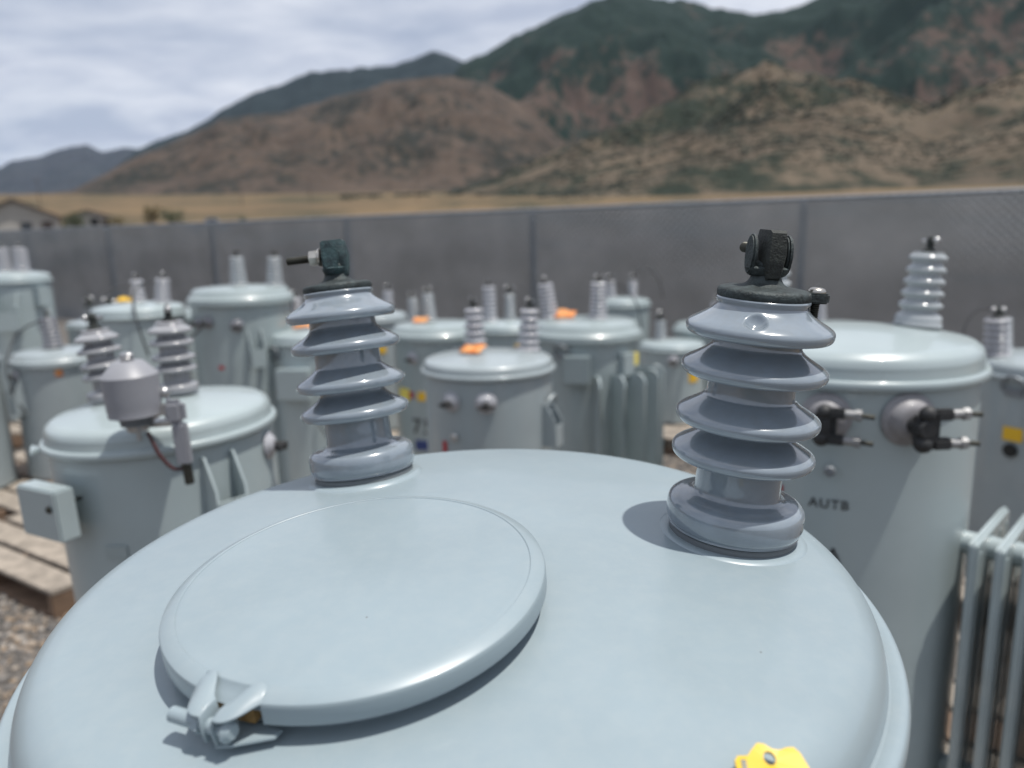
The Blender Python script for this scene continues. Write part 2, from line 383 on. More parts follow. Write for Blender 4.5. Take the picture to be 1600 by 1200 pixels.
main = [(-9, 5.5), (-6.81, 7.67), (-2.83, 11.49), (-1.24, 12.08), (0.57, 13.0), (3.27, 14.02), (6.36, 15.05), (7.67, 15.44), (10.26, 14.98), (12.82, 14.57), (14.92, 13.91), (16.99, 13.47), (18.99, 13.54), (20.54, 13.93), (22.77, 14.73), (27.03, 15.51), (31.93, 15.65), (40.39, 14.48), (52, 12)]
brown = [(-38, 2.4), (-35.78, 2.6), (-28.86, 3.04), (-24.75, 5.3), (-21.34, 6.7), (-19.44, 7.75), (-15.07, 8.3), (-12.0, 9.22), (-7.56, 10.38), (-3.98, 10.65), (-1.3, 10.12), (0.48, 9.04), (2.72, 7.5), (4.98, 5.71), (8.5, 3.4)]
right = [(-6.5, 2.2), (-4.77, 2.62), (-1.5, 3.45), (0.37, 4.29), (4.98, 5.79), (9.47, 7.47), (12.94, 9.07), (17.54, 9.97), (21.95, 9.37), (25.81, 7.8), (27.7, 6.9), (29.39, 7.47), (32.62, 8.27), (37.05, 8.99), (42.31, 8.8), (52, 8)]
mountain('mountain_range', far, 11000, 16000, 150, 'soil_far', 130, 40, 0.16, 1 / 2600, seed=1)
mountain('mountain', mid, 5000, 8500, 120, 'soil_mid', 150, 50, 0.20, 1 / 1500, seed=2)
mountain('mountain', main, 2300, 5000, 60, 'soil_main', 300, 120, 0.22, 1 / 800, seed=3, rough=.7)
mountain('hill', brown, 1450, 3200, 60, 'soil_brown', 300, 110, 0.20, 1 / 480, seed=5, rough=.8)
_, rv, rP = mountain('hill', right, 265, 1900, 4, 'soil_right', 320, 130, 0.18, 1 / 300, seed=8, rough=.7)

ICO_V, ICO_F = None, None
def ico():
    global ICO_V, ICO_F
    bm = bmesh.new(); bmesh.ops.create_icosphere(bm, subdivisions=1, radius=1)
    bm.verts.index_update(); ICO_V = np.array([v.co[:] for v in bm.verts]); ICO_F = np.array([[v.index for v in f.verts] for f in bm.faces]); bm.free()
ico()
def blobs(name, pos, rad, matname, squash=(1, 1, .7), jitter=0.3, sharp=None, kind='stuff', label=None, cat=None, sink=0.2):
    n = len(pos)
    V = ICO_V[None] * (1 + jitter * (rng.random((n, 12, 1)) * 2 - 1)) * rad[:, None, None] * np.array(squash)[None, None]
    a = rng.random(n) * 2 * np.pi; c, s = np.cos(a)[:, None], np.sin(a)[:, None]
    X = V[:, :, 0] * c - V[:, :, 1] * s; Y = V[:, :, 0] * s + V[:, :, 1] * c
    V = np.stack([X, Y, V[:, :, 2]], 2) + pos[:, None, :]
    Fc = (ICO_F[None] + (np.arange(n) * 12)[:, None, None]).reshape(-1, 3)
    me = bpy.data.meshes.new(name); V = V.reshape(-1, 3)
    me.vertices.add(len(V)); me.vertices.foreach_set('co', V.ravel())
    me.loops.add(len(Fc) * 3); me.loops.foreach_set('vertex_index', Fc.ravel().astype(np.int32))
    me.polygons.add(len(Fc)); me.polygons.foreach_set('loop_start', np.arange(0, len(Fc) * 3, 3, dtype=np.int32)); me.polygons.foreach_set('loop_total', np.full(len(Fc), 3, dtype=np.int32))
    me.update(calc_edges=True); me.validate(); me.materials.append(MAT[matname])
    o = put(name, me); tag(o, label, cat, kind=kind); return o
mat('scrub', (0.020, 0.026, 0.018), 0.9, vary=0.35, vscale=0.02)
RV = np.array(rv).reshape(-1, rP, 3)
pp, rr = [], []
tries = 0
while len(pp) < 26000 and tries < 120000:
    tries += 1
    i = random.randrange(RV.shape[0] - 1); j = random.randrange(1, 128)
    p = RV[i, j] * (1 - (u := random.random())) + RV[i + 1, j] * u
    q = Vector(p * 0.0065)
    den = noise.fractal(q, 0.9, 2.0, 4) + 0.25 * (p[2] / 330) + (0.28 if p[0] / p[1] < 0.17 else 0.0) * (1 - p[2] / 400)
    if den + random.uniform(-.28, .28) > 0.08:
        pp.append(p); rr.append(random.uniform(.0014, .0034) * math.hypot(p[0], p[1]))
for _ in range(420):
    be_ = random.uniform(-12, 9); d_ = random.gauss(760 + 10 * be_, 60); x_, y_ = d_ * math.sin(R_(be_)), d_ * math.cos(R_(be_))
    if noise.noise(Vector((be_ * .9, 3.3, 0))) > -.1: pp.append((x_, y_, rise(x_, y_) + .6)); rr.append(random.uniform(.8, 2.0))
blobs('scrub', np.array(pp), np.array(rr), 'scrub', label='dark green oak scrub dotting the tan foothill', cat='scrub')

# ------------------------------------------------------------------ fence with privacy mesh
FX0, FY0, FDX, FDY = 2.85, 7.55, -2.546, 1.717
def fence():
    root = empty('chain_link_fence', (FX0, FY0, 0))
    tag(root, 'long grey chain link fence with dark privacy mesh behind the transformers', 'fence')
    H = 1.83; u = Vector((FDX, FDY, 0)); L = u.length; u.normalize(); nrm = Vector((-u.y, u.x, 0))
    if nrm.y < 0: nrm = -nrm
    k0, k1 = -2, 8
    pm = MB().cyl((0, 0, 0), (0, 0, H - 0.045), 0.03, n=14).ball((0, 0, H - 0.045), 0.031, 14, (1, 1, .5)).mesh('post', 'post_metal')
    for k in range(k0, k1 + 1):
        put('post', pm, root, Matrix.Translation(u * (k * L)))
    MB().cyl(u * (k0 * L) + Vector((0, 0, H - .02)), u * (k1 * L) + Vector((0, 0, H - .02)), 0.022, n=12).build('top_rail', 'galvanised', root)
    q = Matrix((u, nrm, Vector((0, 0, 1)))).transposed().to_4x4()
    for k in range(k0, k1):
        w = MB(); nx, nz_ = 24, 12; vs, fs = [], []
        for i in range(nx + 1):
            for j in range(nz_ + 1):
                x = L * (-0.012 + 1.024 * i / nx); z = 0.04 + (H - 0.08) * j / nz_
                y = -0.048 - 0.006 * (k % 2) + 0.008 * noise.noise(Vector((x * 1.1 + k * 7, z * 1.3, 0))) + 0.005 * noise.noise(Vector((x * 4 + k * 7, z * 1.0, 5)))
                vs.append((x, y, z))
        for i in range(nx):
            for j in range(nz_):
                a = i * (nz_ + 1) + j; fs.append((a, a + nz_ + 1, a + nz_ + 2, a + 1))
        w.v, w.f = vs, fs
        w.build('privacy_screen', 'privacy_mesh', root, Matrix.Translation(u * (k * L)) @ q, sharp=None)
    # chain link wires: two families of diagonals
    w = MB(); tot = (k1 - k0) * L; zt = H - 0.03; zb = 0.04; hh = zt - zb
    for fam in (1, -1):
        x = -hh
        while x < tot + hh:
            xa, xb = (x, x + hh) if fam == 1 else (x + hh, x)
            za, zb2 = zb, zt
            # clip to the run
            p, r = [xa, za], [xb, zb2]
            def clip(p, r, lim):
                t = (lim - p[0]) / (r[0] - p[0]); return [lim, p[1] + t * (r[1] - p[1])]
            lo, hi = (p, r) if p[0] < r[0] else (r, p)
            if hi[0] > 0 and lo[0] < tot:
                if lo[0] < 0: lo = clip(lo, hi, 0)
                if hi[0] > tot: hi = clip(lo, hi, tot)
                w.tube([(lo[0] + k0 * L, fam * 0.003 - .082, lo[1]), (hi[0] + k0 * L, fam * 0.003 - .082, hi[1])], 0.0024, 3)
            x += 0.0755
    me = w.mesh('chain_link_wire', 'galvanised', None)
    o = put('chain_link_wire', me, root, q); o['kind'] = 'stuff'
fence()

# ------------------------------------------------------------------ pallets
board_me, stringer_me = {}, {}
YAW = R_(-34)
def pallet(x, y, label, w=1.15, d=1.15, yaw=YAW, z0=0.006):
    root = empty('wooden_pallet', (x, y, z0), (0, 0, yaw)); tag(root, label, 'pallet', 'wooden pallets under the transformers')
    if not board_me:
        for i, mm in enumerate(('wood', 'wood', 'wood_dark')):
            board_me[i] = MB().box((0, 0, 0), (w, 0.14, 0.02), bev=0.003).mesh('deck_board', mm)
        stringer_me[0] = MB().box((0, 0, 0), (0.04, d, 0.09), bev=0.003).mesh('stringer', 'wood_dark')
    for k in range(3): put('stringer', stringer_me[0], root, Matrix.Translation(((-.5 + .5 * k) * (w - .05), 0, 0.066)))
    for k in range(7):
        put('deck_board', board_me[[0, 1, 0, 0, 1, 2, 0][k]], root, Matrix.Translation(((random.random() - .5) * .015, (-.5 + k / 6) * (d - .14), 0.1215)) @ Matrix.Rotation(random.uniform(-.012, .012), 4, 'Z'))
    for k in range(3):
        put('bottom_board', board_me[2], root, Matrix.Translation((0, (-.5 + k / 2) * (d - .14), 0.0105)))
    return root
PAL_TOP = 0.1385

# ------------------------------------------------------------------ bushings
def porcelain_profile():
    pts = [(1e-4, 0.003), (.058, .003), (.0640, .006), (.0668, .012), (.0670, .024), (.0650, .0305), (.0600, .0345), (.0520, .0362), (.0455, .0380), (.0420, .0430), (.0414, .058), (.0412, .076)]
    for ze in (.084, .1215, .171, .211):
        if ze != .084: pts.append((.0412, ze - .006))
        pts += [(.0425, ze - .002), (.052, ze - .0045), (.0605, ze - .0072), (.0645, ze - .0075), (.0675, ze - .0048), (.0686, ze - .0006), (.0676, ze + .0034), (.0640, ze + .0066), (.057, ze + .0108), (.050, ze + .0151), (.0450, ze + .0190), (.0418, ze + .0238)]
    pts += [(.0405, .242), (1e-4, .243)]
    return pts
def porcelain_mesh(name, segs, sub, dent=None, m='porcelain'):
    b = MB().lathe(smoothcurve(porcelain_profile(), sub), segs)
    if dent is not None:
        c = Vector((.0555 * math.cos(dent), .0555 * math.sin(dent), .2265))
        inw = Vector((-math.cos(dent) * .62, -math.sin(dent) * .62, -.78))
        nv = []
        for v in b.v:
            w = Vector(v)
            if w.z > .207 and math.hypot(w.x, w.y) > .04:
                dv = w - c; t = math.sqrt(dv.x ** 2 + dv.y ** 2 + (dv.z * .8) ** 2) / 0.0105
                if t < 1.35:
                    s = max(0, 1 - t * t) * 0.0075 - (0.0003 * math.exp(-((t - 1.12) / .14) ** 2))
                    w = w + inw * s
            nv.append(tuple(w))
        b.v = nv
    return b.mesh(name, m, 60)
def terminal_front(parent, stud_ang, ear_ang=None, mats=('bronze', 'bronze', 'bronze_black')):
    cap = MB().lathe(smoothcurve([(1e-4, .2395), (.038, .2395), (.0418, .2408), (.0430, .2450), (.0418, .2492), (.037, .2512), (.026, .2522), (.0190, .2545), (.0155, .258), (.0137, .263), (.0132, .268), (.0138, .274), (.0100, .277), (1e-4, .278)], 4), 64)
    if ear_ang is not None:
        M = Matrix.Rotation(ear_ang, 4, 'Z') @ Matrix.Translation((0, 0, .2402))
        out = [(.033, -.014), (.045, -.0105)] + [(.0480 + .0118 * math.cos(R_(a)), .0118 * math.sin(R_(a))) for a in range(-80, 81, 16)] + [(.045, .0105), (.033, .014)]
        cap.prism(out, .0098, M, .0016)
    co = cap.build('terminal_cap', mats[0], parent, sharp=50)
    if ear_ang is not None:
        c = Vector((.0480 * math.cos(ear_ang), .0480 * math.sin(ear_ang), 0))
        sc = MB().lathe([(1e-5, .2552), (.004, .2550), (.0065, .2541), (.0080, .2523), (.0082, .2510), (.0082, .2502), (1e-5, .2502)], 24, Matrix.Translation(c))
        sc.build('screw', 'steel', parent)
        sh = MB().cyl(c + Vector((0, 0, .224)), c + Vector((0, 0, .2400)), .0036, n=14)
        for k in range(8): sh.lathe([(.0036, .2395 - k * .0019), (.0043, .2388 - k * .0019), (.0036, .2380 - k * .0019)], 16, Matrix.Translation(c))
        sh.build('screw_shank', 'dark_steel', parent)
    # forked eye with clamping block
    Q = Matrix.Rotation(stud_ang, 4, 'Z')
    eye = MB()
    for sgn in (-1, 1):
        out = []
        for a in range(0, 360, 15):
            ca, sa = math.cos(R_(a)), math.sin(R_(a))
            out.append((.0105 * ca * (1.0 if sa > 0 else .95), .2915 + (.0205 if sa > 0 else .0185) * sa))
        # prism outline in (s,z) plane, thickness along local y
        Mx = Q @ Matrix.Translation((0, sgn * .0172 + .0025, 0)) @ Matrix(((1, 0, 0, 0), (0, 0, -1, 0), (0, 1, 0, 0), (0, 0, 0, 1)))
        eye.prism(out, .0050, Mx, .0016)
    eye.lathe(smoothcurve([(1e-4, .271), (.0150, .272), (.0196, .2765), (.0196, .2815), (1e-4, .2825)], 3), 28, Q @ Matrix.Diagonal((.72, 1.0, 1, 1)))
    DN = Matrix.Translation((0, 0, -.010)); eye.build('terminal_eye', mats[1], parent, DN, sharp=45)
    blk = MB(); 
    prof = [(.0075, .3165), (.0098, .3015), (.0103, .2945), (.0086, .2790), (.0062, .2690)]
    vs, fs = [], []
    for s_, k in ((-.0165, .90), (-.0135, 1.0), (.010, 1.0), (.0125, .92)):
        ring = [(s_, w * k, .2925 + (z - .2925) * k) for w, z in prof] + [(s_, -w * k, .2925 + (z - .2925) * k) for w, z in reversed(prof)]
        vs += ring
    P = 10
    for i in range(3):
        for k in range(P): fs.append((i * P + k, i * P + (k + 1) % P, (i + 1) * P + (k + 1) % P, (i + 1) * P + k))
    # front face creased across the middle, as a wedge
    vs += [(-.0195, .0078, .2955), (-.0195, -.0078, .2955)]
    a, c = len(vs) - 2, len(vs) - 1
    fs += [(0, 1, a), (9, 0, a, c), (8, 9, c), (1, 2, a), (2, 3, a), (3, 4, a), (4, 5, c, a), (5, 6, c), (6, 7, c), (7, 8, c)]
    fs += [tuple(3 * P + k for k in range(P))]
    blk.add(vs, fs, Q); blk.build('clamp_block', mats[2], parent, DN, sharp=25)
    st = MB(); zc = .2965
    for k in range(21):
        s0 = .0235 + k * .00165
        M = Q @ Matrix.Translation((s0, 0, zc)) @ Matrix.Rotation(math.pi / 2, 4, 'Y')
        st.lathe([(.0046, 0), (.0054, .0008), (.0046, .0016)], 18, M)
    st.cyl((.010, 0, zc), (.0585, 0, zc), .0047, n=18, bev=.0008, M=Q)
    st.build('threaded_stud', 'dark_steel', parent, DN)
    nut = MB(); hexo = [(.0105 * math.cos(R_(60 * k + 30)), .0105 * math.sin(R_(60 * k + 30))) for k in range(6)]
    nut.prism(hexo, .0105, Q @ Matrix.Translation((.0185, 0, zc)) @ Matrix.Rotation(math.pi / 2, 4, 'Y'), .0007)
    nut.build('hex_nut', 'steel', parent, DN, sharp=25)
    MB().cyl((.0148, 0, zc), (.0183, 0, zc), .0118, n=28, bev=.0006, M=Q).build('washer', 'steel', parent, DN)

SMALL = {}
def small_terminal(parent, top, s=1.0, ball='aluminium'):
    key = ('t', round(top, 4), round(s, 2), ball)
    if key not in SMALL:
        a = MB().lathe([(1e-4, top), (.022 * s, top), (.023 * s, top + .006 * s), (.012 * s, top + .010 * s), (.010 * s, top + .024 * s), (1e-4, top + .025 * s)], 20).ball((0, 0, top + .033 * s), .014 * s, 14, (1, .75, 1.15))
        c = MB().cyl((-.03 * s, 0, top + .033 * s), (.02 * s, 0, top + .033 * s), .005 * s, n=12).ball((.022 * s, 0, top + .036 * s), .010 * s, 12)
        SMALL[key] = (a.mesh('terminal', 'bronze_black'), c.mesh('terminal_bolt', ball))
    a, c = SMALL[key]
    rz = Matrix.Rotation(random.uniform(0, 6), 4, 'Z')
    put('terminal', a, parent, rz); put('terminal_bolt', c, parent, rz)
def ribbed_mesh(n, rb, rt_, h, core, m, foot=0.012, segs=36):
    key = (n, rb, rt_, h, core, m, foot)
    if key in SMALL: return SMALL[key]
    pts = [(1e-4, 0), (rb * 1.02, 0), (rb * 1.04, foot * .4), (rb * 1.0, foot), (rb * core, foot * 1.3)]
    z0 = foot * 1.4; dz = (h - z0) / n
    for i in range(n):
        t = (i + .5) / n; r = rb + (rt_ - rb) * t; z = z0 + i * dz
        pts += [(r * core, z + .12 * dz), (r * .94, z + .30 * dz), (r, z + .48 * dz), (r * .97, z + .66 * dz), (r * core * 1.02, z + .88 * dz)]
    pts += [(rt_ * .8, h), (1e-4, h)]
    SMALL[key] = MB().lathe(smoothcurve(pts, 2), segs).mesh('bushing', m, 60); return SMALL[key]
stacked_low = porcelain_mesh('bushing', 48, 2)
stacked_dark = porcelain_mesh('bushing', 48, 2, m='porcelain_dark')
mat('porcelain_mid', (0.27, 0.275, 0.29), 0.2, coat=0.3, vary=0.1, vscale=14)
stacked_pale = porcelain_mesh('bushing', 48, 2, m='porcelain_mid')

# ------------------------------------------------------------------ transformers
def lid_profile(R, h, style):
    if style == 'dome':
        rs = R * .955; f = h * .42; k = h * .28 / (R * .85) ** 2
        top = [(max(1e-4, R * .87 * i / 9), h - k * (R * .87 * i / 9) ** 2) for i in range(10)]
        zt = top[-1][1]
        return top + [(rs - f * .45, zt - h * .045), (rs - f * .16, zt - h * .15), (rs - f * .02, zt - h * .30), (rs, h * .32), (rs + .002, h * .12)]
    return [(1e-4, h), (R * .55, h * .97), (R * .84, h * .86), (R * .89, h * .78), (R * .945, h * .40), (R * .965, h * .30), (R * .985, h * .26), (R * 1.0, h * .2), (R * 1.0, h * .02)]
def lid_z(R, h, style, r):
    p = lid_profile(R, h, style); return float(np.interp(r, [a for a, _ in p], [c for _, c in p]))
def on_wall(Rw, ang, z):
    """frame on the tank wall: local Z points outwards, local Y up"""
    n = Vector((math.cos(ang), math.sin(ang), 0)); t = Vector((-math.sin(ang), math.cos(ang), 0))
    M = Matrix((t, Vector((0, 0, 1)), n)).transposed().to_4x4(); M.translation = n * Rw + Vector((0, 0, z)); return M
def wrap_plate(b, Rw, ang, zc, w, h, proud=.004, n=10):
    vs, fs = [], []
    for lay in (0, proud):
        for i in range(n + 1):
            a = ang + (i / n - .5) * w / Rw
            for z in (zc - h / 2, zc + h / 2): vs.append(((Rw + lay) * math.cos(a), (Rw + lay) * math.sin(a), z))
    o = 2 * (n + 1)
    for i in range(n):
        a = 2 * i; fs += [(a, a + 2, a + 3, a + 1), (o + a, o + a + 1, o + a + 3, o + a + 2), (a, o + a, o + a + 2, a + 2), (a + 1, a + 3, o + a + 3, o + a + 1)]
    fs += [(0, 1, o + 1, o), (2 * n, o + 2 * n, o + 2 * n + 1, 2 * n + 1)]
    return b.add(vs, fs)
def bushing_frame(R, h, style, lx, ly, tilt=None, dz=0.0):
    r = math.hypot(lx, ly) * R; a = math.atan2(ly, lx); z = lid_z(R, h, style, r)
    if tilt is None: tilt = R_(7)
    q = Matrix.Rotation(tilt, 4, Vector((-math.sin(a), math.cos(a), 0)))
    return Matrix.Translation((r * math.cos(a), r * math.sin(a), z + dz)) @ q
class Tx:
    def __init__(s, x, y, rim_z, R, label, style='dome', paint='paint_pale', lean=(0, 0), h=None, group='distribution transformers in the yard', with_pallet=None, base=PAL_TOP):
        s.R, s.style, s.paint = R, style, paint; s.h = h or (R * .27); s.H = rim_z - base
        s.root = empty('transformer', (x, y, base + .0015), (lean[0], lean[1], 0)); tag(s.root, label, 'transformer', group)
        s.Rw = R * .945; H = s.H; Rw = s.Rw
        MB().lathe([(1e-4, 0), (Rw - .012, 0), (Rw, .012), (Rw, H * .5), (Rw, H - .012), (Rw - .01, H - .006)], 80).build('tank', paint, s.root)
        up_ = Matrix.Translation((0, 0, H))
        lid = MB().lathe(smoothcurve(lid_profile(R, s.h, style), 3) if style == 'dome' else lid_profile(R, s.h, style), 96).build('lid', paint, s.root, up_, sharp=50 if style == 'dome' else 30)
        s.lid = lid
        if style == 'dome':
            t = R * .055; MB().lathe(smoothcurve([(R * .95, t * .55), (R * .975, t * .72), (R * .992, t * .55), (R, t * .1), (R * .995, -t * .45), (R * .975, -t * .62), (R * .94, -t * .5)], 3), 96).build('lid_band', paint, lid, sharp=60)
        else:
            MB().lathe([(R * .95, .004), (R * 1.012, .004), (R * 1.018, -.004), (R * 1.012, -.016), (R * .95, -.016)], 96).build('lid_band', paint, lid)
        if with_pallet: pallet(x + .02, y, with_pallet)
    def bushing(s, lx, ly, me, top, scale=1.0, tilt=None, ts=1.0, ball='aluminium', gasket=True):
        M = Matrix.Translation((0, 0, s.H)) @ bushing_frame(s.R, s.h, s.style, lx, ly, tilt, .002) @ Matrix.Scale(scale, 4)
        b = put('bushing', me, s.root, M); small_terminal(b, top, ts, ball)
        return b
    def secondary(s, ang, dz, size=.04, studs=0, sdir=1, m='porcelain_pale'):
        M = on_wall(s.Rw, ang, s.H - dz)
        b = MB().lathe(smoothcurve([(1e-4, .0), (size * 1.15, .001), (size * 1.17, .006), (size, .010), (size * .96, size * .28), (size * .80, size * .52), (size * .55, size * .66), (1e-4, size * .72)], 3), 32).build('secondary_bushing', m, s.root, M, sharp=60)
        c = MB().cyl((0, -size * .1, size * .5), (0, -size * .1, size * 1.7), size * .42, n=18, bev=.003)
        if studs:
            c.box((sdir * size * .15, -size * .12, size * 1.25), (size * 1.0, size * 1.55, size * .8), bev=.010)
            c.ball((0, -size * .78, size * 1.35), size * .42, 16); c.ball((sdir * size * .1, size * .55, size * 1.4), size * .38, 16)
            for q in (.55, -.75): c.box((sdir * size * .7, size * q, size * 1.5), (size * .9, size * .5, size * .5), bev=.005)
        else:
            c.cyl((-size * .9, -size * .25, size * 1.3), (size * 1.0, -size * .2, size * 1.3), size * .2, n=12)
        c.build('connector', 'rubber', b)
        if studs:
            for q in (.55, -.75):
                MB().cyl((sdir * size * 1.0, size * q, size * 1.55), (sdir * size * 1.6, size * q, size * 1.55), size * .22, n=14, bev=.002).cyl((sdir * size * 1.5, size * q, size * 1.55), (sdir * size * 1.78, size * q, size * 1.55), size * .28, n=6).build('lug', 'lug_metal', b)
                MB().cyl((sdir * size * 1.7, size * q, size * 1.55), (sdir * size * 2.35, size * (q - .04), size * 1.55), size * .12, n=10).build('stud', 'dark_steel', b)
        return b
    def plate(s, name, ang, dz, w, h, m, proud=.003):
        return wrap_plate(MB(), s.Rw + .0015, ang, s.H - dz, w, h, proud).build(name, m, s.root)
    def knob(s, name, ang, dz, r, L, m):
        M = on_wall(s.Rw, ang, s.H - dz)
        return MB().cyl((0, 0, -.004), (0, 0, L * .6), r * .55, n=14).cyl((0, 0, L * .5), (0, 0, L), r, n=14, bev=r * .25).build(name, m, s.root, M)
    def box(s, name, ang, dz, size, m=None, out=0.0):
        M = on_wall(s.Rw, ang, s.H - dz)
        return MB().box((0, 0, size[2] / 2 + out - .003), size, bev=.004).build(name, m or s.paint, s.root, M)
    def hanger(s, ang, dz, w=.10, h=.22, d=.07):
        """U-shaped mounting bracket with slanting cheeks"""
        M = on_wall(s.Rw, ang, s.H - dz); b = MB()
        for sx in (-1, 1):
            Q = M @ Matrix.Translation((sx * w / 2 + .003, 0, 0)) @ Matrix(((0, 0, -1, 0), (0, 1, 0, 0), (1, 0, 0, 0), (0, 0, 0, 1)))
            b.prism([(-.02, h * .5), (d * .25, h * .5), (d, h * .12), (d, -h * .5), (-.02, -h * .5)], .006, Q)
        b.box((0, -h * .25, d), (w, h * .5, .006), M)
        return b.build('hanger_bracket', s.paint, s.root)
    def lifting_loop(s, ang, dz, r=.035, m='galvanised'):
        M = on_wall(s.Rw, ang, s.H - dz)
        pts = [(r * math.cos(R_(a)), r * math.sin(R_(a)), .012 + .012 * math.sin(R_(a))) for a in range(-20, 201, 20)]
        return MB().tube(pts, .006, 8).box((0, -.02, .006), (r * 1.6, .03, .014), bev=.003).build('lifting_lug', m, s.root, M)
    def band_clip(s, ang):
        M = on_wall(s.R, ang, s.H); return MB().box((0, -.006, .008), (.035, .014, .02), bev=.003).cyl((-.035, -.004, .014), (.035, -.004, .014), .005, n=10).build('band_clip', s.paint, s.root, M)
    def fins(s, angs, dz, depth, height, thick=.012, m=None):
        for a in angs:
            M = on_wall(s.Rw, a, s.H - dz); r = .05
            out = [(-.006, 0)] + [(depth - r + r * math.sin(R_(q)), -r + r * math.cos(R_(q))) for q in range(0, 91, 15)] + [(depth, -height + r)] + [(depth - r + r * math.cos(R_(q)), -height + r - r * math.sin(R_(q))) for q in range(0, 91, 15)] + [(-.006, -height)]
            Q = M @ Matrix.Translation((thick / 2, 0, 0)) @ Matrix(((0, 0, -1, 0), (0, 1, 0, 0), (1, 0, 0, 0), (0, 0, 0, 1)))
            b = MB().prism(out, thick, Q, .004)
            path = [M @ Vector((0, y, x)) for x, y in out[1:-1]]
            b.tube(path, thick * .9, 10)
            b.build('radiator_fin', m or s.paint, s.root)
    def lead(s, pts, r=.004, m='wire', name='lead_wire'):
        P = [Vector(p) for p in pts]; c = [tuple(p) for p in P]
        return MB().tube(smoothcurve(c, 6), r, 8).build(name, m, s.root)
    def sticker(s, lx, ly, w, m='orange'):
        r = math.hypot(lx, ly) * s.R; z = s.H + lid_z(s.R, s.h, s.style, r) + .0018
        vs, fs, n = [], [], 7
        for i in range(n):
            for k in range(n):
                u_, v_ = (i / (n - 1) - .5) * w * 1.25, (k / (n - 1) - .5) * w
                q = Vector((u_ * 22 + lx * 9, v_ * 22 + ly * 5, s.R * 31))
                vs.append((u_ + .006 * noise.noise(q + Vector((9, 0, 0))), v_, .004 + .22 * abs(noise.noise(q)) * w + .30 * (v_ + w / 2)))
        for i in range(n - 1):
            for k in range(n - 1): a = i * n + k; fs.append((a, a + n, a + n + 1, a + 1))
        o = MB().add(vs, fs, Matrix.Translation((lx * s.R, ly * s.R, z)) @ Matrix.Rotation(random.uniform(-.5, .5), 4, 'Z')).build('warning_tag', m, s.root, sharp=None)
        md = o.modifiers.new('thick', 'SOLIDIFY'); md.thickness = .0012
        return o
    def text(s, name, body, ang, dz, size, m):
        cu = bpy.data.curves.new('txt', 'FONT'); cu.body = body; cu.size = size; cu.align_x = 'CENTER'; cu.align_y = 'CENTER'; cu.space_character = 1.15; cu.resolution_u = 3
        cu.offset = size * .012
        ob = bpy.data.objects.new('txt', cu); COL.objects.link(ob); dg = bpy.context.evaluated_depsgraph_get(); dg.update()
        me = bpy.data.meshes.new_from_object(ob.evaluated_get(dg)); bpy.data.objects.remove(ob)
        bm = bmesh.new(); bm.from_mesh(me)
        for v in bm.verts:
            a = ang + v.co.x / s.Rw; rr_ = s.Rw + .0022; v.co = Vector((rr_ * math.cos(a), rr_ * math.sin(a), s.H - dz + v.co.y))
        bm.to_mesh(me); bm.free(); me.materials.clear(); me.materials.append(MAT[m]); me.name = name
        return put(name, me, s.root)

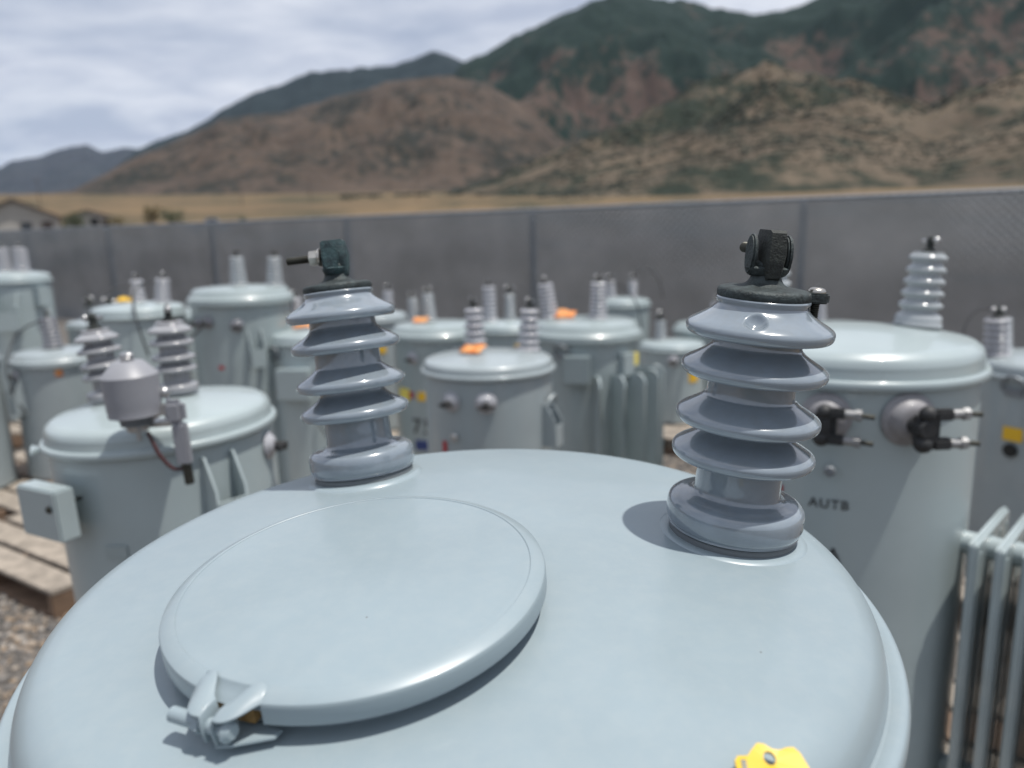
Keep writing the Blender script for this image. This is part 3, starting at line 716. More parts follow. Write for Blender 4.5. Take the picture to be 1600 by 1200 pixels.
# ---- the near transformer ------------------------------------------------
LID_C = Vector((-.0535, .6669, 1.2865)); LID_N = Vector((-.02552, -.04449, .99868)).normalized()
def front():
    ex = Vector((0, 1, 0)).cross(LID_N).normalized(); ey = LID_N.cross(ex)
    z0 = 1.146; Rf = .377; sc = .3619 / .3763; RB = .26; K = .2303
    root = empty('transformer', LID_C - LID_N * z0); root.rotation_euler = Matrix((ex, ey, LID_N)).transposed().to_euler()
    tag(root, 'near pale grey transformer whose domed lid fills the foreground', 'transformer', 'distribution transformers in the yard')
    def zd(r): return z0 - K * (r * r - RB ** 2)
    Hf = z0 - .062
    MB().lathe([(1e-4, 0), (.336, 0), (.346, .01), (.346, Hf * .5), (.346, Hf - .002)], 128).build('tank', 'paint_front', root)
    prof = [(max(1e-4, .34 * sc * i / 22), zd(.34 * sc * i / 22)) for i in range(23)]
    ze = prof[-1][1]
    prof += [(sc * r, ze - d) for r, d in ((.347, .0018), (.354, .0045), (.3605, .0085), (.3662, .0138), (.3706, .0202), (.3738, .0275), (.3756, .0350), (.3763, .0395))]
    lid = MB().lathe(smoothcurve(prof, 3), 200).build('lid', 'paint_front', root, sharp=60)
    zb = ze - .0395
    MB().lathe(smoothcurve([(Rf - .024, zb - .001), (Rf - .0145, zb - .0035), (Rf - .012, zb - .0035), (Rf - .006, zb - .003), (Rf - .002, zb - .005), (Rf, zb - .010), (Rf, zb - .018), (Rf - .003, zb - .023), (Rf - .012, zb - .025), (Rf - .031, zb - .024)], 3), 200).build('lid_band', 'paint_front', lid, sharp=60)
    for ang, tilt, stud, ear, dent, mats in ((119.4, 8.4, 180, 235, 214, ('bronze', 'bronze_green', 'bronze_green')), (4.6, 6.3, 96, -8, 248, ('bronze', 'bronze', 'bronze_black'))):
        a = R_(ang); ax = Vector((-math.sin(a), math.cos(a), 0))
        M = Matrix.Translation((RB * math.cos(a), RB * math.sin(a), z0 + .005)) @ Matrix.Rotation(R_(tilt), 4, ax) @ Matrix.Diagonal((.935, .935, .905, 1))
        bsh = put('bushing', porcelain_mesh('bushing', 220, 5, R_(dent)), root, M)
        MB().lathe(smoothcurve([(1e-4, -.012), (.0600, -.012), (.0622, -.008), (.0625, -.002), (.0615, .0015), (.058, .0032), (1e-4, .0032)], 3), 96).build('gasket', 'gasket', bsh, sharp=60)
        MB().lathe(smoothcurve([(.0585, -.0042), (.066, -.0042), (.0705, -.0052), (.0740, -.0078), (.077, -.0125)], 3), 96).build('bushing_seat', 'paint_front', bsh, sharp=60)
        terminal_front(bsh, R_(stud), R_(ear) if ang < 90 else None, mats)
    # handhole cover with clamping band
    hx, hy = -.0682, -.1031; r = math.hypot(hx, hy); a = math.atan2(hy, hx)
    M = Matrix.Translation((hx, hy, zd(r) + .006)) @ Matrix.Rotation(R_(3.4), 4, Vector((-math.sin(a), math.cos(a), 0))) @ Matrix.Scale(.905, 4)
    cov = MB().lathe(smoothcurve([(1e-4, .0280), (.06, .0276), (.11, .0265), (.138, .0252), (.1470, .0246), (.1500, .0225), (.1500, .012), (1e-4, .012)], 3), 160).build('handhole_cover', 'paint_front', root, M, sharp=50)
    MB().lathe([(.138, -.02), (.1445, -.02), (.1445, .011), (.138, .011)], 128).build('collar', 'paint_front', cov)
    ca = R_(-114.5); g = R_(10.5)
    bp = [(.1480, .0226), (.1484, .0246), (.1492, .0251), (.1500, .0250), (.1592, .0212), (.1606, .0202), (.1613, .0188), (.1615, .0170), (.1615, .0050), (.1612, .0040), (.1605, .0036), (.1590, .0038), (.1590, .0160), (.1580, .0182), (.1500, .0216)]
    band = MB().lathe(bp, 190, None, ca + g, ca + 2 * math.pi - g, True).build('cover_band', 'paint_front', cov, sharp=22)
    Q = Matrix.Rotation(ca, 4, 'Z')
    # ears of the band: leaf-shaped ends that bend down into two upright tabs
    for sgn in (-1, 1):
        vs, fs = [], []; n = 16
        for i in range(n + 1):
            t = i / n; e = t * t * (3 - 2 * t)
            th = sgn * (g * (1 - t) + R_(2.0) * t)
            wd = .0058 + .0062 * math.sin(math.pi * t) ** 1.2 + .0022 * t
            rc = .1548 + .0165 * e; zc = .0226 + .0018 * math.sin(math.pi * t) - .0035 * e
            sl = -.40 + .25 * e
            for k in (-1, 0, 1):
                vs.append(((rc + k * wd) * math.cos(th), (rc + k * wd) * math.sin(th), zc + k * wd * sl - abs(k) * .0012))
        # folded tab
        for z_, grow in ((.012, 1.05), (.004, 1.0), (-.004, .8)):
            for k in (-1, 0, 1):
                th = sgn * R_(1.5); rr_ = .1725 + k * .0082 * grow; vs.append((rr_ * math.cos(th), rr_ * math.sin(th), z_))
        for i in range(n + 3):
            for k in range(2): fs.append((3 * i + k, 3 * i + 3 + k, 3 * i + 4 + k, 3 * i + 1 + k))
        o = MB().add(vs, fs, Q).build('clamp_ear', 'paint_front', cov, sharp=None)
        md = o.modifiers.new('thick', 'SOLIDIFY'); md.thickness = .0021; md.offset = 0
        md = o.modifiers.new('edge', 'BEVEL'); md.width = .0005; md.segments = 2; md.limit_method = 'ANGLE'
    MB().cyl((.1735, -.0400, .0065), (.1735, .0165, .0065), .0056, n=24, bev=.0016, M=Q).build('clamp_bolt', 'paint_front', cov)
    MB().cyl((.1735, .0085, .0065), (.1735, .0170, .0065), .0084, n=28, bev=.0034, M=Q).build('bolt_head', 'paint_front', cov)
    MB().cyl((.1735, -.0150, .0065), (.1735, -.0090, .0065), .0080, n=6, bev=.0008, M=Q).build('nut', 'paint_front', cov)
    MB().lathe([(.150, .000), (.1575, .000), (.1575, .013), (.150, .013)], 12, None, ca - R_(6), ca + R_(7), True).build('seal_strip', 'cork', cov)
    MB().prism([(.150, .004), (.180, .004), (.176, .014), (.160, .038), (.152, .038)], .0022, Q @ Matrix.Translation((0, 0, -.0055)), .0006).build('clamp_foot', 'paint_front', cov)
    pallet(LID_C.x, LID_C.y + .05, 'wooden pallet under the near transformer')
    # yellow tag propped on the lid near the lower edge of the view
    px, py = .199, -.289
    wpos = root.matrix_basis @ Vector((px, py, zd(math.hypot(px, py))))
    t = empty('plastic_tag', wpos, (R_(24), R_(4), R_(-5))); tag(t, 'bright yellow plastic tag with a round hole on the near lid', 'tag')
    outl = [(-.026, -.03), (-.0235, .002), (-.0245, .0135), (-.0225, .0165), (-.0165, .0178), (-.0128, .0228), (-.0095, .0268), (-.0055, .0268), (-.001, .0242), (.003, .0238), (.0075, .0258), (.0115, .0262), (.0145, .0228), (.0185, .012), (.0225, -.003), (.024, -.03)]
    bm = bmesh.new(); vo = [bm.verts.new((x, y, 0)) for x, y in outl]
    hole = [bm.verts.new((-.0035 + .0036 * math.cos(R_(q)), .0182 + .0042 * math.sin(R_(q)), 0)) for q in range(0, 360, 20)]
    ed = [bm.edges.new((vo[i], vo[(i + 1) % len(vo)])) for i in range(len(vo))] + [bm.edges.new((hole[i], hole[(i + 1) % len(hole)])) for i in range(len(hole))]
    bmesh.ops.triangle_fill(bm, edges=ed, use_beauty=True)
    ex_ = bmesh.ops.extrude_face_region(bm, geom=bm.faces[:])
    for v_ in ex_['geom']:
        if isinstance(v_, bmesh.types.BMVert): v_.co.z += .0022
    bmesh.ops.recalc_face_normals(bm, faces=bm.faces[:])
    for v_ in bm.verts: v_.co.z += 5.0 * v_.co.x ** 2
    me = bpy.data.meshes.new('tag_plate'); bm.to_mesh(me); bm.free(); me.materials.append(MAT['yellow'])
    put('tag_plate', me, t)
    MB().box((-.0195, .010, .0024 + 5 * .0195 ** 2), (.003, .009, .0012)).build('slot_mark', 'dark_steel', t)
front()

# ---- A: left near tank with lightning arrester
A = Tx(-.832, 1.862, 1.119, .27, 'pale transformer with a grey lightning arrester, left of the near lid', paint='paint_pale', lean=(R_(0), R_(-2.2)), h=.078, with_pallet='wooden pallet under the transformer with the arrester')
A.bushing(-.50, .08, stacked_pale, .243, .74, R_(3), 1.1); A.bushing(.14, .08, stacked_pale, .243, .75, R_(1), 1.1)
A.box('terminal_box', R_(-121), .112, (.15, .115, .045), out=.03)
A.knob('box_support', R_(-121), .112, .03, .05, 'paint_pale'); A.knob('box_lock', R_(-112), .095, .008, .082, 'dark_steel'); A.band_clip(R_(-150))
A.hanger(R_(-42), .13, .07, .2, .05)
A.secondary(R_(-2), .06, .028); A.plate('nameplate', R_(-96), .22, .05, .03, 'paint_teal')
def arrester():
    Rw = A.Rw; H = A.H
    ar = empty_part = None
    c = Vector((.088, -.30, H + .068))
    body = MB().lathe(smoothcurve([(1e-4, .038), (.057, .038), (.0625, .041), (.0650, .085), (.066, .130), (.0665, .136)], 2) + [(.064, .139), (.036, .170), (.030, .172), (1e-4, .172)], 48).build('arrester', 'arrester', A.root, Matrix.Translation(c) @ Matrix.Scale(.84, 4))
    MB().lathe([(1e-4, .030), (.046, .030), (.047, .038), (1e-4, .0385)], 32).lathe([(1e-4, .012), (.038, .012), (.040, .029), (1e-4, .0295)], 32).build('collar', 'gasket', body)
    MB().lathe([(1e-4, -.004), (.026, -.004), (.028, .0115), (1e-4, .0118)], 24).cyl((0, 0, -.03), (0, 0, -.004), .006, n=10).build('lower_terminal', 'aluminium', body)
    MB().cyl((0, 0, .1715), (0, 0, .182), .015, n=20, bev=.002).ball((0, 0, .186), .014, 16, (1.3, 1, .6)).build('upper_terminal', 'aluminium', body)
    # bracket, clip and hanging insulator bar to the right
    MB().tube([(.03, 0, .02), (.06, .01, .035), (.075, .02, .06), (.07, .03, .09)], .006, 8).ball((.07, .02, .085), .014, 12).box((.06, 0, .045), (.035, .012, .03), bev=.003).build('clip', 'aluminium', body)
    MB().box((.098, 0, .038), (.05, .035, .062), bev=.012).build('fuse_housing', 'arrester', body)
    MB().box((.104, 0, -.045), (.034, .026, .105), bev=.004).build('fuse_bar', 'arrester', body)
    MB().cyl((.108, 0, -.15), (.106, 0, -.09), .012, n=14, bev=.002).build('fuse_tip', 'dark_steel', body)
    MB().tube(smoothcurve([(.022, 0, -.01), (.035, -.008, -.035), (.05, -.012, -.07), (.075, -.008, -.105), (.098, 0, -.108), (.115, .004, -.100)], 5), .0052, 8).build('ground_lead', 'red_lead', body)
    MB().box((.02, .04, .004), (.11, .055, .012), bev=.002).build('bracket', 'aluminium', body)
arrester()

# ---- B: right tank with radiators
B = Tx(.825, 1.868, 1.238, .31, 'tall transformer with radiator fins and two large secondary bushings, right', paint='paint_pale', h=.096, with_pallet='wooden pallet under the radiator transformer on the right')
t3 = ribbed_mesh(5, .057, .047, .20, .78, 'porcelain_sky', .03)
B.bushing(.57, .04, t3, .20, .90, R_(5), .9); B.bushing(-.38, .60, t3, .20, .86, R_(3), .9)
B.secondary(R_(-120), .070, .043, 2, 1, 'porcelain_lv'); B.secondary(R_(-88), .070, .047, 2, 1, 'porcelain_lv')
B.knob('drain_valve', R_(-117), .185, .012, .03, 'galvanised')
B.text('lettering', 'AUTB', R_(-117), .268, .030, 'ink'); B.text('lettering', 'A', R_(-114), .388, .05, 'ink')
B.plate('red_sticker', R_(-139), .25, .025, .016, 'red_mark', .0015)
def radiators():
    zt = .895 - B.root.location.z; PH = R_(-44); off = .04
    F = Matrix.Rotation(PH, 4, 'Z')
    for z in (zt - .02, zt - .60):
        MB().cyl((.25, off - .04, z - .025), (.60, off - .04, z - .025), .027, n=24, M=F).build('radiator_header', B.paint, B.root)
    for k in range(5):
        x = .325 + k * .050
        out = []; w, hgt, r = .30, .76, .014
        for cx, cy, a0 in ((w / 2 - r, hgt - r, 0), (-w / 2 + r, hgt - r, 90), (-w / 2 + r, r, 180), (w / 2 - r, r, 270)):
            out += [(cx + r * math.cos(R_(a0 + q)), cy + r * math.sin(R_(a0 + q))) for q in (0, 30, 60, 90)]
        Q = F @ Matrix.Translation((x, off, zt - .76)) @ Matrix(((0, 0, 1, 0), (1, 0, 0, 0), (0, 1, 0, 0), (0, 0, 0, 1)))
        b = MB().prism(out, .019, Q, .006)
        for j in range(5): b.tube([F @ Vector((x + .0095, off - w / 2 + .03 + j * (w - .06) / 4, zt + q)) for q in (-.74, -.03)], .0122, 8)
        b.build('radiator_fin', B.paint, B.root)
radiators()

# ---- others
rib = lambda n, rb, rt2, h, core=.86, m='porcelain_pale': ribbed_mesh(n, rb, rt2, h, core, m)
Cx = Tx(2.235, 3.093, .956, .30, 'transformer at the right edge with amber label and black cap', paint='paint_grey', h=.085, with_pallet='wooden pallet under the transformer at the right edge')
cb_ = rib(5, .052, .05, .155, .72)
Cx.bushing(-.72, .20, cb_, .155, 1, R_(3), 1.0); Cx.bushing(-.45, .55, rib(5, .05, .042, .14, .85, 'porcelain_sky'), .14, 1, R_(2), 1.0)
Cx.lifting_loop(R_(-152), .03, .045); Cx.plate('amber_label', R_(-150), .22, .075, .055, 'amber_label'); Cx.knob('black_cap', R_(-150), .285, .028, .012, 'black'); Cx.plate('nameplate', R_(-128), .15, .14, .16, 'paint_pale', .006)
Cx.lead([(-.22, .06, Cx.H + .25), (-.30, .06, Cx.H + .26), (-.36, .05, Cx.H + .2), (-.38, .03, Cx.H + .1)], .003)

D = Tx(-.09, 2.923, 1.061, .26, 'transformer with two round secondary bushings just behind the near lid', paint='paint_grey', h=.062, with_pallet='wooden pallet under the transformer with two round secondary bushings')
db = rib(5, .046, .037, .165, .70)
D.bushing(-.20, .42, db, .165, 1, R_(3), .9); D.bushing(.60, .34, db, .165, 1, R_(4), .9)
D.sticker(-.22, -.08, .07); D.secondary(R_(-122), .085, .030); D.secondary(R_(-91), .085, .032)
D.knob('drain_plug', R_(-119), .215, .014, .02, 'aluminium'); D.plate('red_sticker', R_(-131), .26, .02, .045, 'red_mark'); D.lifting_loop(R_(-25), .13, .04, 'paint_grey'); D.hanger(R_(-28), .2, .06, .16, .05)

E_ = Tx(.401, 4.09, 1.026, .30, 'transformer with curved radiator fins and an orange lid sticker', style='flat', paint='paint_teal', h=.085, with_pallet='wooden pallet under the transformer with curved radiator fins')
eb = rib(8, .05, .043, .19, .82, 'porcelain_pale')
E_.bushing(-.62, .22, eb, .19, 1, R_(8), .9); E_.bushing(.22, -.05, eb, .19, 1, R_(1), .9)
E_.sticker(-.35, .15, .09); E_.box('control_box', R_(-104), .14, (.13, .14, .06))
E_.fins([R_(q) for q in (-86, -68, -50, -30, -10)], .17, .13, .62, .008, 'paint_pale')
E_.plate('yellow_tag', R_(-38), .115, .09, .06, 'yellow_label', .012); E_.box('junction_box', R_(-52), .13, (.08, .12, .04), 'paint_pale')
E_.lead([(.07, -.02, E_.H + .27), (.18, 0, E_.H + .26), (.27, 0, E_.H + .16), (.30, 0, E_.H + .02)], .004)

F_ = Tx(-.458, 4.624, .976, .27, 'transformer marked 75 with a blue label, left of centre', style='flat', paint='paint_teal', h=.075, with_pallet='wooden pallet under the transformer marked 75')
fb = rib(7, .046, .036, .165, .82, 'porcelain_sky')
F_.bushing(-.48, .3, fb, .165, .85, R_(5), .9); F_.bushing(-.14, .2, fb, .165, 1, R_(3), .9)
F_.sticker(-.3, -.1, .07); F_.secondary(R_(-117), .11, .03); F_.text('number', '75', R_(-107), .52, .13, 'ink'); F_.plate('blue_label', R_(-107), .63, .10, .06, 'blue_label'); F_.plate('yellow_label', R_(-104), .335, .07, .05, 'amber_label'); F_.plate('yellow_label', R_(-134), .33, .09, .07, 'yellow_label'); F_.plate('red_sticker', R_(-121), .33, .03, .04, 'red_mark')

G = Tx(-1.543, 4.429, 1.227, .29, 'tall transformer with two ribbed bushings against the fence, left', style='flat', paint='paint_teal', h=.08, with_pallet='wooden pallet under the tall transformer left of the near bushings')
gb = rib(7, .048, .038, .16, .82, 'porcelain_sky')
G.bushing(-.05, .1, gb, .16, 1, R_(1), .7, 'dark_steel'); G.bushing(.66, .1, gb, .16, 1, R_(3), .7, 'dark_steel')
G.secondary(R_(-112), .10, .03, m='porcelain_dark'); G.secondary(R_(-78), .12, .03, m='porcelain_dark'); G.secondary(R_(-128), .11, .03, m='porcelain_dark'); G.plate('red_sticker', R_(-100), .35, .03, .02, 'red_mark')

Hh = Tx(-2.151, 4.457, 1.15, .26, 'rounded lid transformer with a yellow tag and drooping black leads', paint='paint_pale', h=.075, with_pallet='wooden pallet under the transformer with drooping black leads')
Hh.bushing(-.08, .2, rib(4, .042, .038, .125, .80), .125, 1, R_(2), .8); Hh.bushing(.5, .1, rib(6, .045, .04, .135, .84), .135, 1, R_(6), .9)
Hh.sticker(-.32, .1, .07, 'amber_label')
Hh.lead([(.10, -.02, Hh.H + .19), (.06, -.12, Hh.H + .16), (.09, -.24, Hh.H + .08), (.13, -.29, Hh.H - .05), (.16, -.28, Hh.H - .2)], .006)
Hh.lead([(-.03, .03, Hh.H + .17), (-.12, -.08, Hh.H + .15), (-.17, -.20, Hh.H + .06), (-.18, -.24, Hh.H - .08)], .004)
Hh.secondary(R_(-35), .05, .03, m='porcelain_dark')

I_ = Tx(-4.10, 6.403, 1.262, .29, 'farthest transformer at the left edge with three ribbed bushings', style='dome', paint='paint_pale', h=.085, with_pallet='wooden pallet under the farthest left transformer')
ib = rib(6, .058, .05, .19, .80)
I_.bushing(-.3, .2, ib, .19, 1, R_(2), .7); I_.bushing(.28, .0, ib, .19, 1, R_(2), .7); I_.bushing(.05, .5, ib, .19, .9, R_(2), .7)
I_.hanger(R_(-70), .22, .16, .3, .12); I_.box('side_box', R_(-20), .12, (.1, .16, .06))

J = Tx(-2.839, 4.755, .854, .26, 'low transformer with one leaning grey ribbed bushing, far left', style='flat', paint='paint_grey', h=.07, with_pallet='wooden pallet under the low far left transformer')
J.bushing(-.12, .1, rib(7, .058, .05, .19, .86, 'porcelain_dark'), .19, 1, R_(9), 1.0); 
J.hanger(R_(-118), .18, .07, .22, .06); J.secondary(R_(-125), .06, .03)
J.lead([(-.05, -.02, J.H + .25), (-.16, -.1, J.H + .18), (-.17, -.23, J.H + .02), (-.13, -.27, J.H - .15), (-.08, -.26, J.H - .28)], .006)
J.plate('orange_sticker', R_(-60), .05, .04, .04, 'orange')

K = Tx(-3.30, 4.45, .90, .27, 'transformer cut by the left edge with a pale banded bushing', paint='paint_grey', h=.075, with_pallet='wooden pallet under the transformer cut by the left edge')
K.bushing(.52, .25, rib(5, .052, .052, .15, .78), .15, 1, R_(2), 1.0); K.hanger(R_(-60), .2, .06, .22, .06)
K.lead([(.17, .03, K.H + .23), (.22, -.04, K.H + .16), (.24, -.14, K.H + .0), (.2, -.2, K.H - .12)], .006)

Lx = Tx(-1.145, 4.428, .988, .27, 'transformer with a square control box seen past the left near bushing', paint='paint_pale', h=.07, with_pallet='wooden pallet under the transformer with the square control box')
Lx.bushing(-.42, .35, rib(5, .045, .042, .17, .75), .17, 1, R_(3), .9); Lx.bushing(.3, .3, rib(5, .045, .042, .17, .75), .17, 1, R_(3), .9)
Lx.sticker(-.12, -.2, .09); Lx.box('control_box', R_(-100), .21, (.19, .17, .07)); Lx.secondary(R_(-150), .06, .03, m='porcelain_dark'); Lx.lead([(.05, -.26, Lx.H - .42), (.1, -.28, Lx.H - .5), (.16, -.27, Lx.H - .62)], .005)

M_ = Tx(-.03, 5.645, .862, .27, 'transformer mostly hidden behind the one with round secondary bushings', paint='paint_pale', h=.07, with_pallet='wooden pallet under the mostly hidden centre transformer')
mb_ = rib(7, .048, .042, .22, .88)
M_.bushing(-.45, .2, mb_, .22, 1.15, R_(1), .9); M_.bushing(.1, .2, rib(4, .045, .038, .19, .7, 'porcelain_sky'), .19, 1, R_(1), 1.3); M_.plate('yellow_label', R_(-70), .1, .06, .05, 'amber_label')

N_ = Tx(1.221, 5.763, .68, .25, 'short transformer between the curved fins and the right near bushing', paint='paint_pale', h=.06, with_pallet='wooden pallet under the short transformer right of the curved fins')
N_.bushing(-.32, .2, rib(3, .045, .04, .15, .75, 'porcelain_sky'), .15, 1, R_(1), 1.6); N_.secondary(R_(-100), .06, .035); N_.knob('post_terminal', R_(-75), .05, .03, .08, 'dark_steel'); N_.plate('amber_label', R_(-60), .18, .08, .1, 'amber_label')

N2 = Tx(1.58, 6.15, .76, .27, 'low lidded transformer partly hidden by the right near bushing', style='flat', paint='paint_teal', h=.065, with_pallet='wooden pallet under the low transformer behind the right near bushing')
N2.bushing(.3, .2, rib(6, .045, .04, .15, .85), .15, 1, R_(1), 1.0); N2.secondary(R_(-95), .1, .03, m='porcelain_dark')

P_ = Tx(-3.55, 6.60, .86, .25, 'small transformer with knobby aluminium terminals left of the rounded lid', paint='paint_grey', h=.06, with_pallet='wooden pallet under the small transformer with knobby terminals')
P_.bushing(-.2, .1, rib(3, .045, .035, .10, .75, 'porcelain_sky'), .10, 1, R_(12), 2.0); P_.bushing(.35, .1, rib(3, .045, .035, .08, .75, 'porcelain_sky'), .08, 1, R_(8), 2.0)

Q_ = Tx(2.42, 5.60, .80, .24, 'transformer hidden behind the radiator tank, only its bushing shows', paint='paint_pale', h=.07, with_pallet='wooden pallet under the transformer hidden behind the radiator tank')
Q_.bushing(-.55, .2, rib(4, .045, .04, .20, .75), .20, 1, R_(2), 1.4)

R2 = Tx(-1.02, 5.75, .95, .25, 'small transformer in the gap right of the left near bushing, far back', paint='paint_grey', h=.065, with_pallet='wooden pallet under the small far back transformer in the gap')
R2.bushing(-.2, .1, rib(6, .042, .036, .15, .86), .15, 1, R_(2), 1.0); R2.bushing(.4, .1, rib(6, .042, .036, .15, .86), .15, 1, R_(4), 1.0); R2.secondary(R_(-85), .08, .03, m='porcelain_dark'); R2.plate('yellow_label', R_(-70), .2, .06, .05, 'amber_label')
S2 = Tx(.95, 6.6, .93, .26, 'far back transformer showing behind the curved fins', paint='paint_teal', h=.07, with_pallet='wooden pallet under the far back transformer behind the curved fins')
S2.bushing(-.3, .1, rib(4, .044, .04, .14, .75), .14, 1, R_(3), 1.2); S2.bushing(.4, .1, rib(4, .044, .04, .14, .75), .14, 1, R_(3), 1.2); S2.lead([(.1, 0, S2.H + .25), (.2, 0, S2.H + .3), (.32, 0, S2.H + .22), (.36, 0, S2.H + .05)], .005)
T2 = Tx(-2.70, 5.95, .98, .25, 'transformer showing between the rounded lid and the tall one, far back', paint='paint_teal', style='flat', h=.07, with_pallet='wooden pallet under the far back transformer beside the tall one')
T2.bushing(.1, .1, rib(5, .045, .04, .14, .8), .14, 1, R_(3), 1.2); T2.secondary(R_(-70), .07, .032, m='porcelain_dark')
G.hanger(R_(-60), .25, .07, .2, .06); F_.lifting_loop(R_(-60), .1, .04); Hh.hanger(R_(-110), .22, .07, .2, .06); Lx.lifting_loop(R_(-130), .05, .04); E_.lifting_loop(R_(-120), .06, .04)
G.lead([(-.1, -.28, G.H - .10), (-.16, -.33, G.H - .16), (-.24, -.3, G.H - .22), (-.3, -.2, G.H - .35)], .007)
pallet(-2.12, 3.79, 'empty wooden pallet on the gravel at the left edge', yaw=R_(-33))

# ------------------------------------------------------------------ loose gravel
def gravel():
    n = 15000; pos = np.zeros((n, 3))
    k = int(n * .62)
    pos[:k, 0] = rng.uniform(-3.1, -1.0, k); pos[:k, 1] = rng.uniform(1.7, 3.9, k)
    pos[k:, 0] = rng.uniform(.75, 2.4, n - k); pos[k:, 1] = rng.uniform(1.6, 5.6, n - k)
    rad = rng.uniform(.006, .017, n) * (1 + .5 * (rng.random(n) > .93)); pos[:, 2] = .006 + rad * .25
    blobs('gravel', pos, rad, 'stone', (1, 1, .7), .28, label='loose grey and tan gravel covering the yard', cat='gravel')
gravel()

# ------------------------------------------------------------------ beyond the fence
def polar(be, d): x, y = d * math.sin(R_(be)), d * math.cos(R_(be)); return x, y, rise(x, y)
def house(be, d, w, dep, h, rh, label, yaw):
    x, y, z = polar(be, d); root = empty('house', (x, y, z - .1), (0, 0, yaw)); tag(root, label, 'house')
    MB().box((0, 0, h / 2), (w, dep, h)).prism([(-w / 2, 0), (w / 2, 0), (0, rh)], dep, Matrix.Translation((0, dep / 2, h)) @ Matrix.Rotation(math.pi / 2, 4, 'X')).build('wall', 'house_white', root)
    rf = MB(); sl = math.hypot(w / 2 + .5, rh * (w / 2 + .5) / (w / 2)); an = math.atan2(rh, w / 2)
    for sg in (-1, 1):
        M = Matrix.Translation((0, 0, h + rh + .06)) @ Matrix.Rotation(sg * an, 4, 'Y') @ Matrix.Translation((sg * sl / 2, 0, 0))
        rf.box((0, 0, 0), (sl, dep + 1.0, .18), M)
    rf.build('roof', 'house_roof', root)
    for wx in (-w * .28, w * .12):
        f = MB().box((wx, -dep / 2 - .03, h * .55), (1.3, .08, 1.2)).build('window', 'house_white', root)
        MB().box((wx, -dep / 2 - .08, h * .55), (1.1, .04, 1.0)).build('pane', 'window_glass', f)
    dr = MB().box((w * .36, -dep / 2 - .03, h * .4), (1.0, .08, h * .8)).build('door', 'house_roof', root)
house(-31.9, 108, 8.5, 8, 2.4, 1.9, 'white walled house with brown gable roof beyond the fence', R_(28))
house(-27.9, 138, 6.5, 5, 1.5, 1.0, 'small low white outbuilding beyond the fence', R_(20))
def tree(be, d, h, r, label, m, name='tree', n=900):
    x, y, z = polar(be, d); root = empty(name, (x, y, z - .05)); tag(root, label, 'tree' if name == 'tree' else 'shrub', 'trees and shrubs beyond the fence')
    tb = MB().cyl((0, 0, 0), (0, 0, h * .5), h * .035, h * .02, n=8)
    for k in range(6):
        a = k * 1.05; tb.cyl((0, 0, h * (.22 + .04 * k)), (r * .6 * math.cos(a), r * .6 * math.sin(a), h * (.5 + .06 * k)), h * .015, h * .006, n=6)
    tb.build('trunk', 'bark', root)
    cb2 = MB(); cl = [(random.uniform(-.7, .7) * r, random.uniform(-.7, .7) * r, h * random.uniform(.35, .9), r * random.uniform(.25, .45)) for _ in range(16)]
    for k in range(n):
        cx, cy, cz, cr = random.choice(cl); v = Vector((random.gauss(0, 1), random.gauss(0, 1), random.gauss(0, 1))).normalized() * cr * random.random() ** .4
        p = Vector((cx, cy, cz)) + v; s = random.uniform(.06, .14) * (h / 3) ** .5
        e1 = Vector((random.gauss(0, 1), random.gauss(0, 1), random.gauss(0, 1))).normalized() * s; e2 = e1.orthogonal().normalized() * s * .7
        cb2.add([p - e1, p - e2, p + e1, p + e2], [(0, 1, 2, 3)])
    cb2.build('crown', m, root, sharp=None)
tree(-28.9, 118, 2.6, 2.0, 'round green shrub beside the white outbuilding', 'leaf', 'shrub')
tree(-24.3, 120, 3.6, 1.2, 'thin upright tree beyond the fence', 'leaf_dry')
tree(-23.1, 122, 3.1, 1.9, 'bushy olive green tree beyond the fence, beside the thin one', 'leaf')
tree(-26.5, 130, 2.2, 1.3, 'dry brown shrub right of the white outbuilding', 'leaf_dry', 'shrub', 600)
tree(-18.6, 125, 1.7, .9, 'small dark shrub right of the parked pickup', 'leaf', 'shrub', 500)
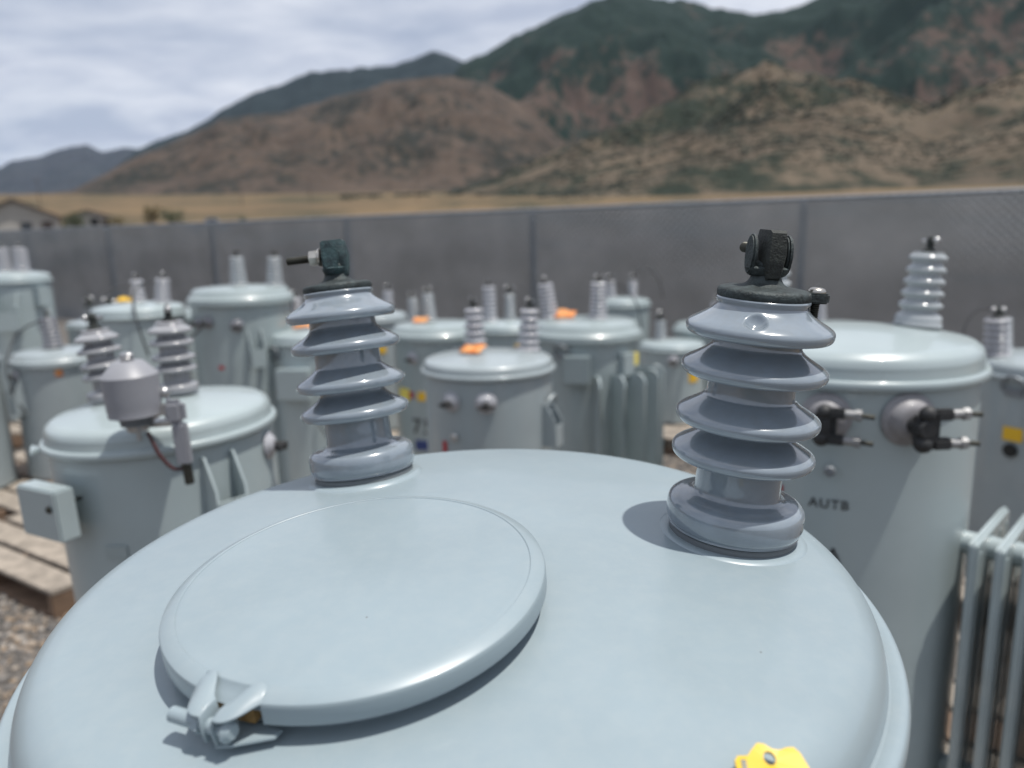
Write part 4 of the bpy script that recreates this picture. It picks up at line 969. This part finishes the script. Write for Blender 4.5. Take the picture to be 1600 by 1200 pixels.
def pickup(be, d):
    x, y, z = polar(be, d); root = empty('pickup_truck', (x, y, z), (0, 0, R_(12))); tag(root, 'grey blue pickup truck parked in the field beyond the fence', 'pickup truck')
    MB().prism([(-2.6, .5), (-2.6, 1.15), (-.4, 1.2), (-.1, 1.85), (1.0, 1.88), (1.55, 1.25), (2.6, 1.1), (2.7, .5)], 1.85, Matrix.Translation((0, .92, 0)) @ Matrix.Rotation(math.pi / 2, 4, 'X'), .05).build('body', 'car_paint', root)
    for sx in (.1, .75):
        MB().prism([(sx, 1.28), (sx + .02, 1.74), (sx + .5, 1.74), (sx + .55, 1.28)], .03, Matrix.Translation((0, -.925, 0)) @ Matrix.Rotation(math.pi / 2, 4, 'X')).build('window', 'window_glass', root)
    for wx in (-1.7, 1.75):
        for wy in (-.85, .85):
            w_ = MB().cyl((wx, wy - .12, .38), (wx, wy + .12, .38), .38, n=24, bev=.05).build('wheel', 'rubber', root)
            MB().cyl((wx, wy - .13, .38), (wx, wy + .13, .38), .2, n=16).build('rim', 'aluminium', w_)
pickup(-20.9, 112)
for i, (be, d, lab) in enumerate(((-30.6, 330, 'utility pole behind the white walled house'), (-18.6, 300, 'utility pole in the dry field left of the near bushing'), (-14.0, 330, 'utility pole in the dry field above the left near bushing'), (-6.5, 360, 'utility pole in the dry field between the near bushings'))):
    x, y, z = polar(be, d); root = empty('utility_pole', (x, y, z - .3)); tag(root, lab, 'utility pole', 'utility poles across the field')
    MB().cyl((0, 0, 0), (0, 0, 10.5), .17, .11, n=10).build('pole', 'pole_wood', root)
    MB().box((0, -.14, 9.7), (2.4, .12, .14)).build('crossarm', 'pole_wood', root)
    for k in (-1.0, -.35, .35, 1.0): MB().cyl((k, -.14, 9.77), (k, -.14, 9.98), .06, .04, n=8).build('insulator', 'porcelain_pale', root)

# ------------------------------------------------------------------ haze
hb = MB().box((0, 0, 1100), (46000, 46000, 2206))
hm = bpy.data.materials.new('haze'); hm.use_nodes = True; hn = hm.node_tree; hn.nodes.clear()
pv = hn.nodes.new('ShaderNodeVolumePrincipled'); pv.inputs['Color'].default_value = (0.55, 0.72, 1.0, 1); pv.inputs['Density'].default_value = 0.75e-5; pv.inputs['Anisotropy'].default_value = 0.2
ho = hn.nodes.new('ShaderNodeOutputMaterial'); hn.links.new(pv.outputs[0], ho.inputs['Volume'])
MAT['haze'] = hm
tag(hb.build('haze', 'haze', sharp=None), 'thin pale blue haze over the valley', 'haze', kind='stuff')

scene.cycles.max_bounces = 8; scene.cycles.transparent_max_bounces = 8; scene.cycles.volume_bounces = 0
scene.cycles.use_denoising = True
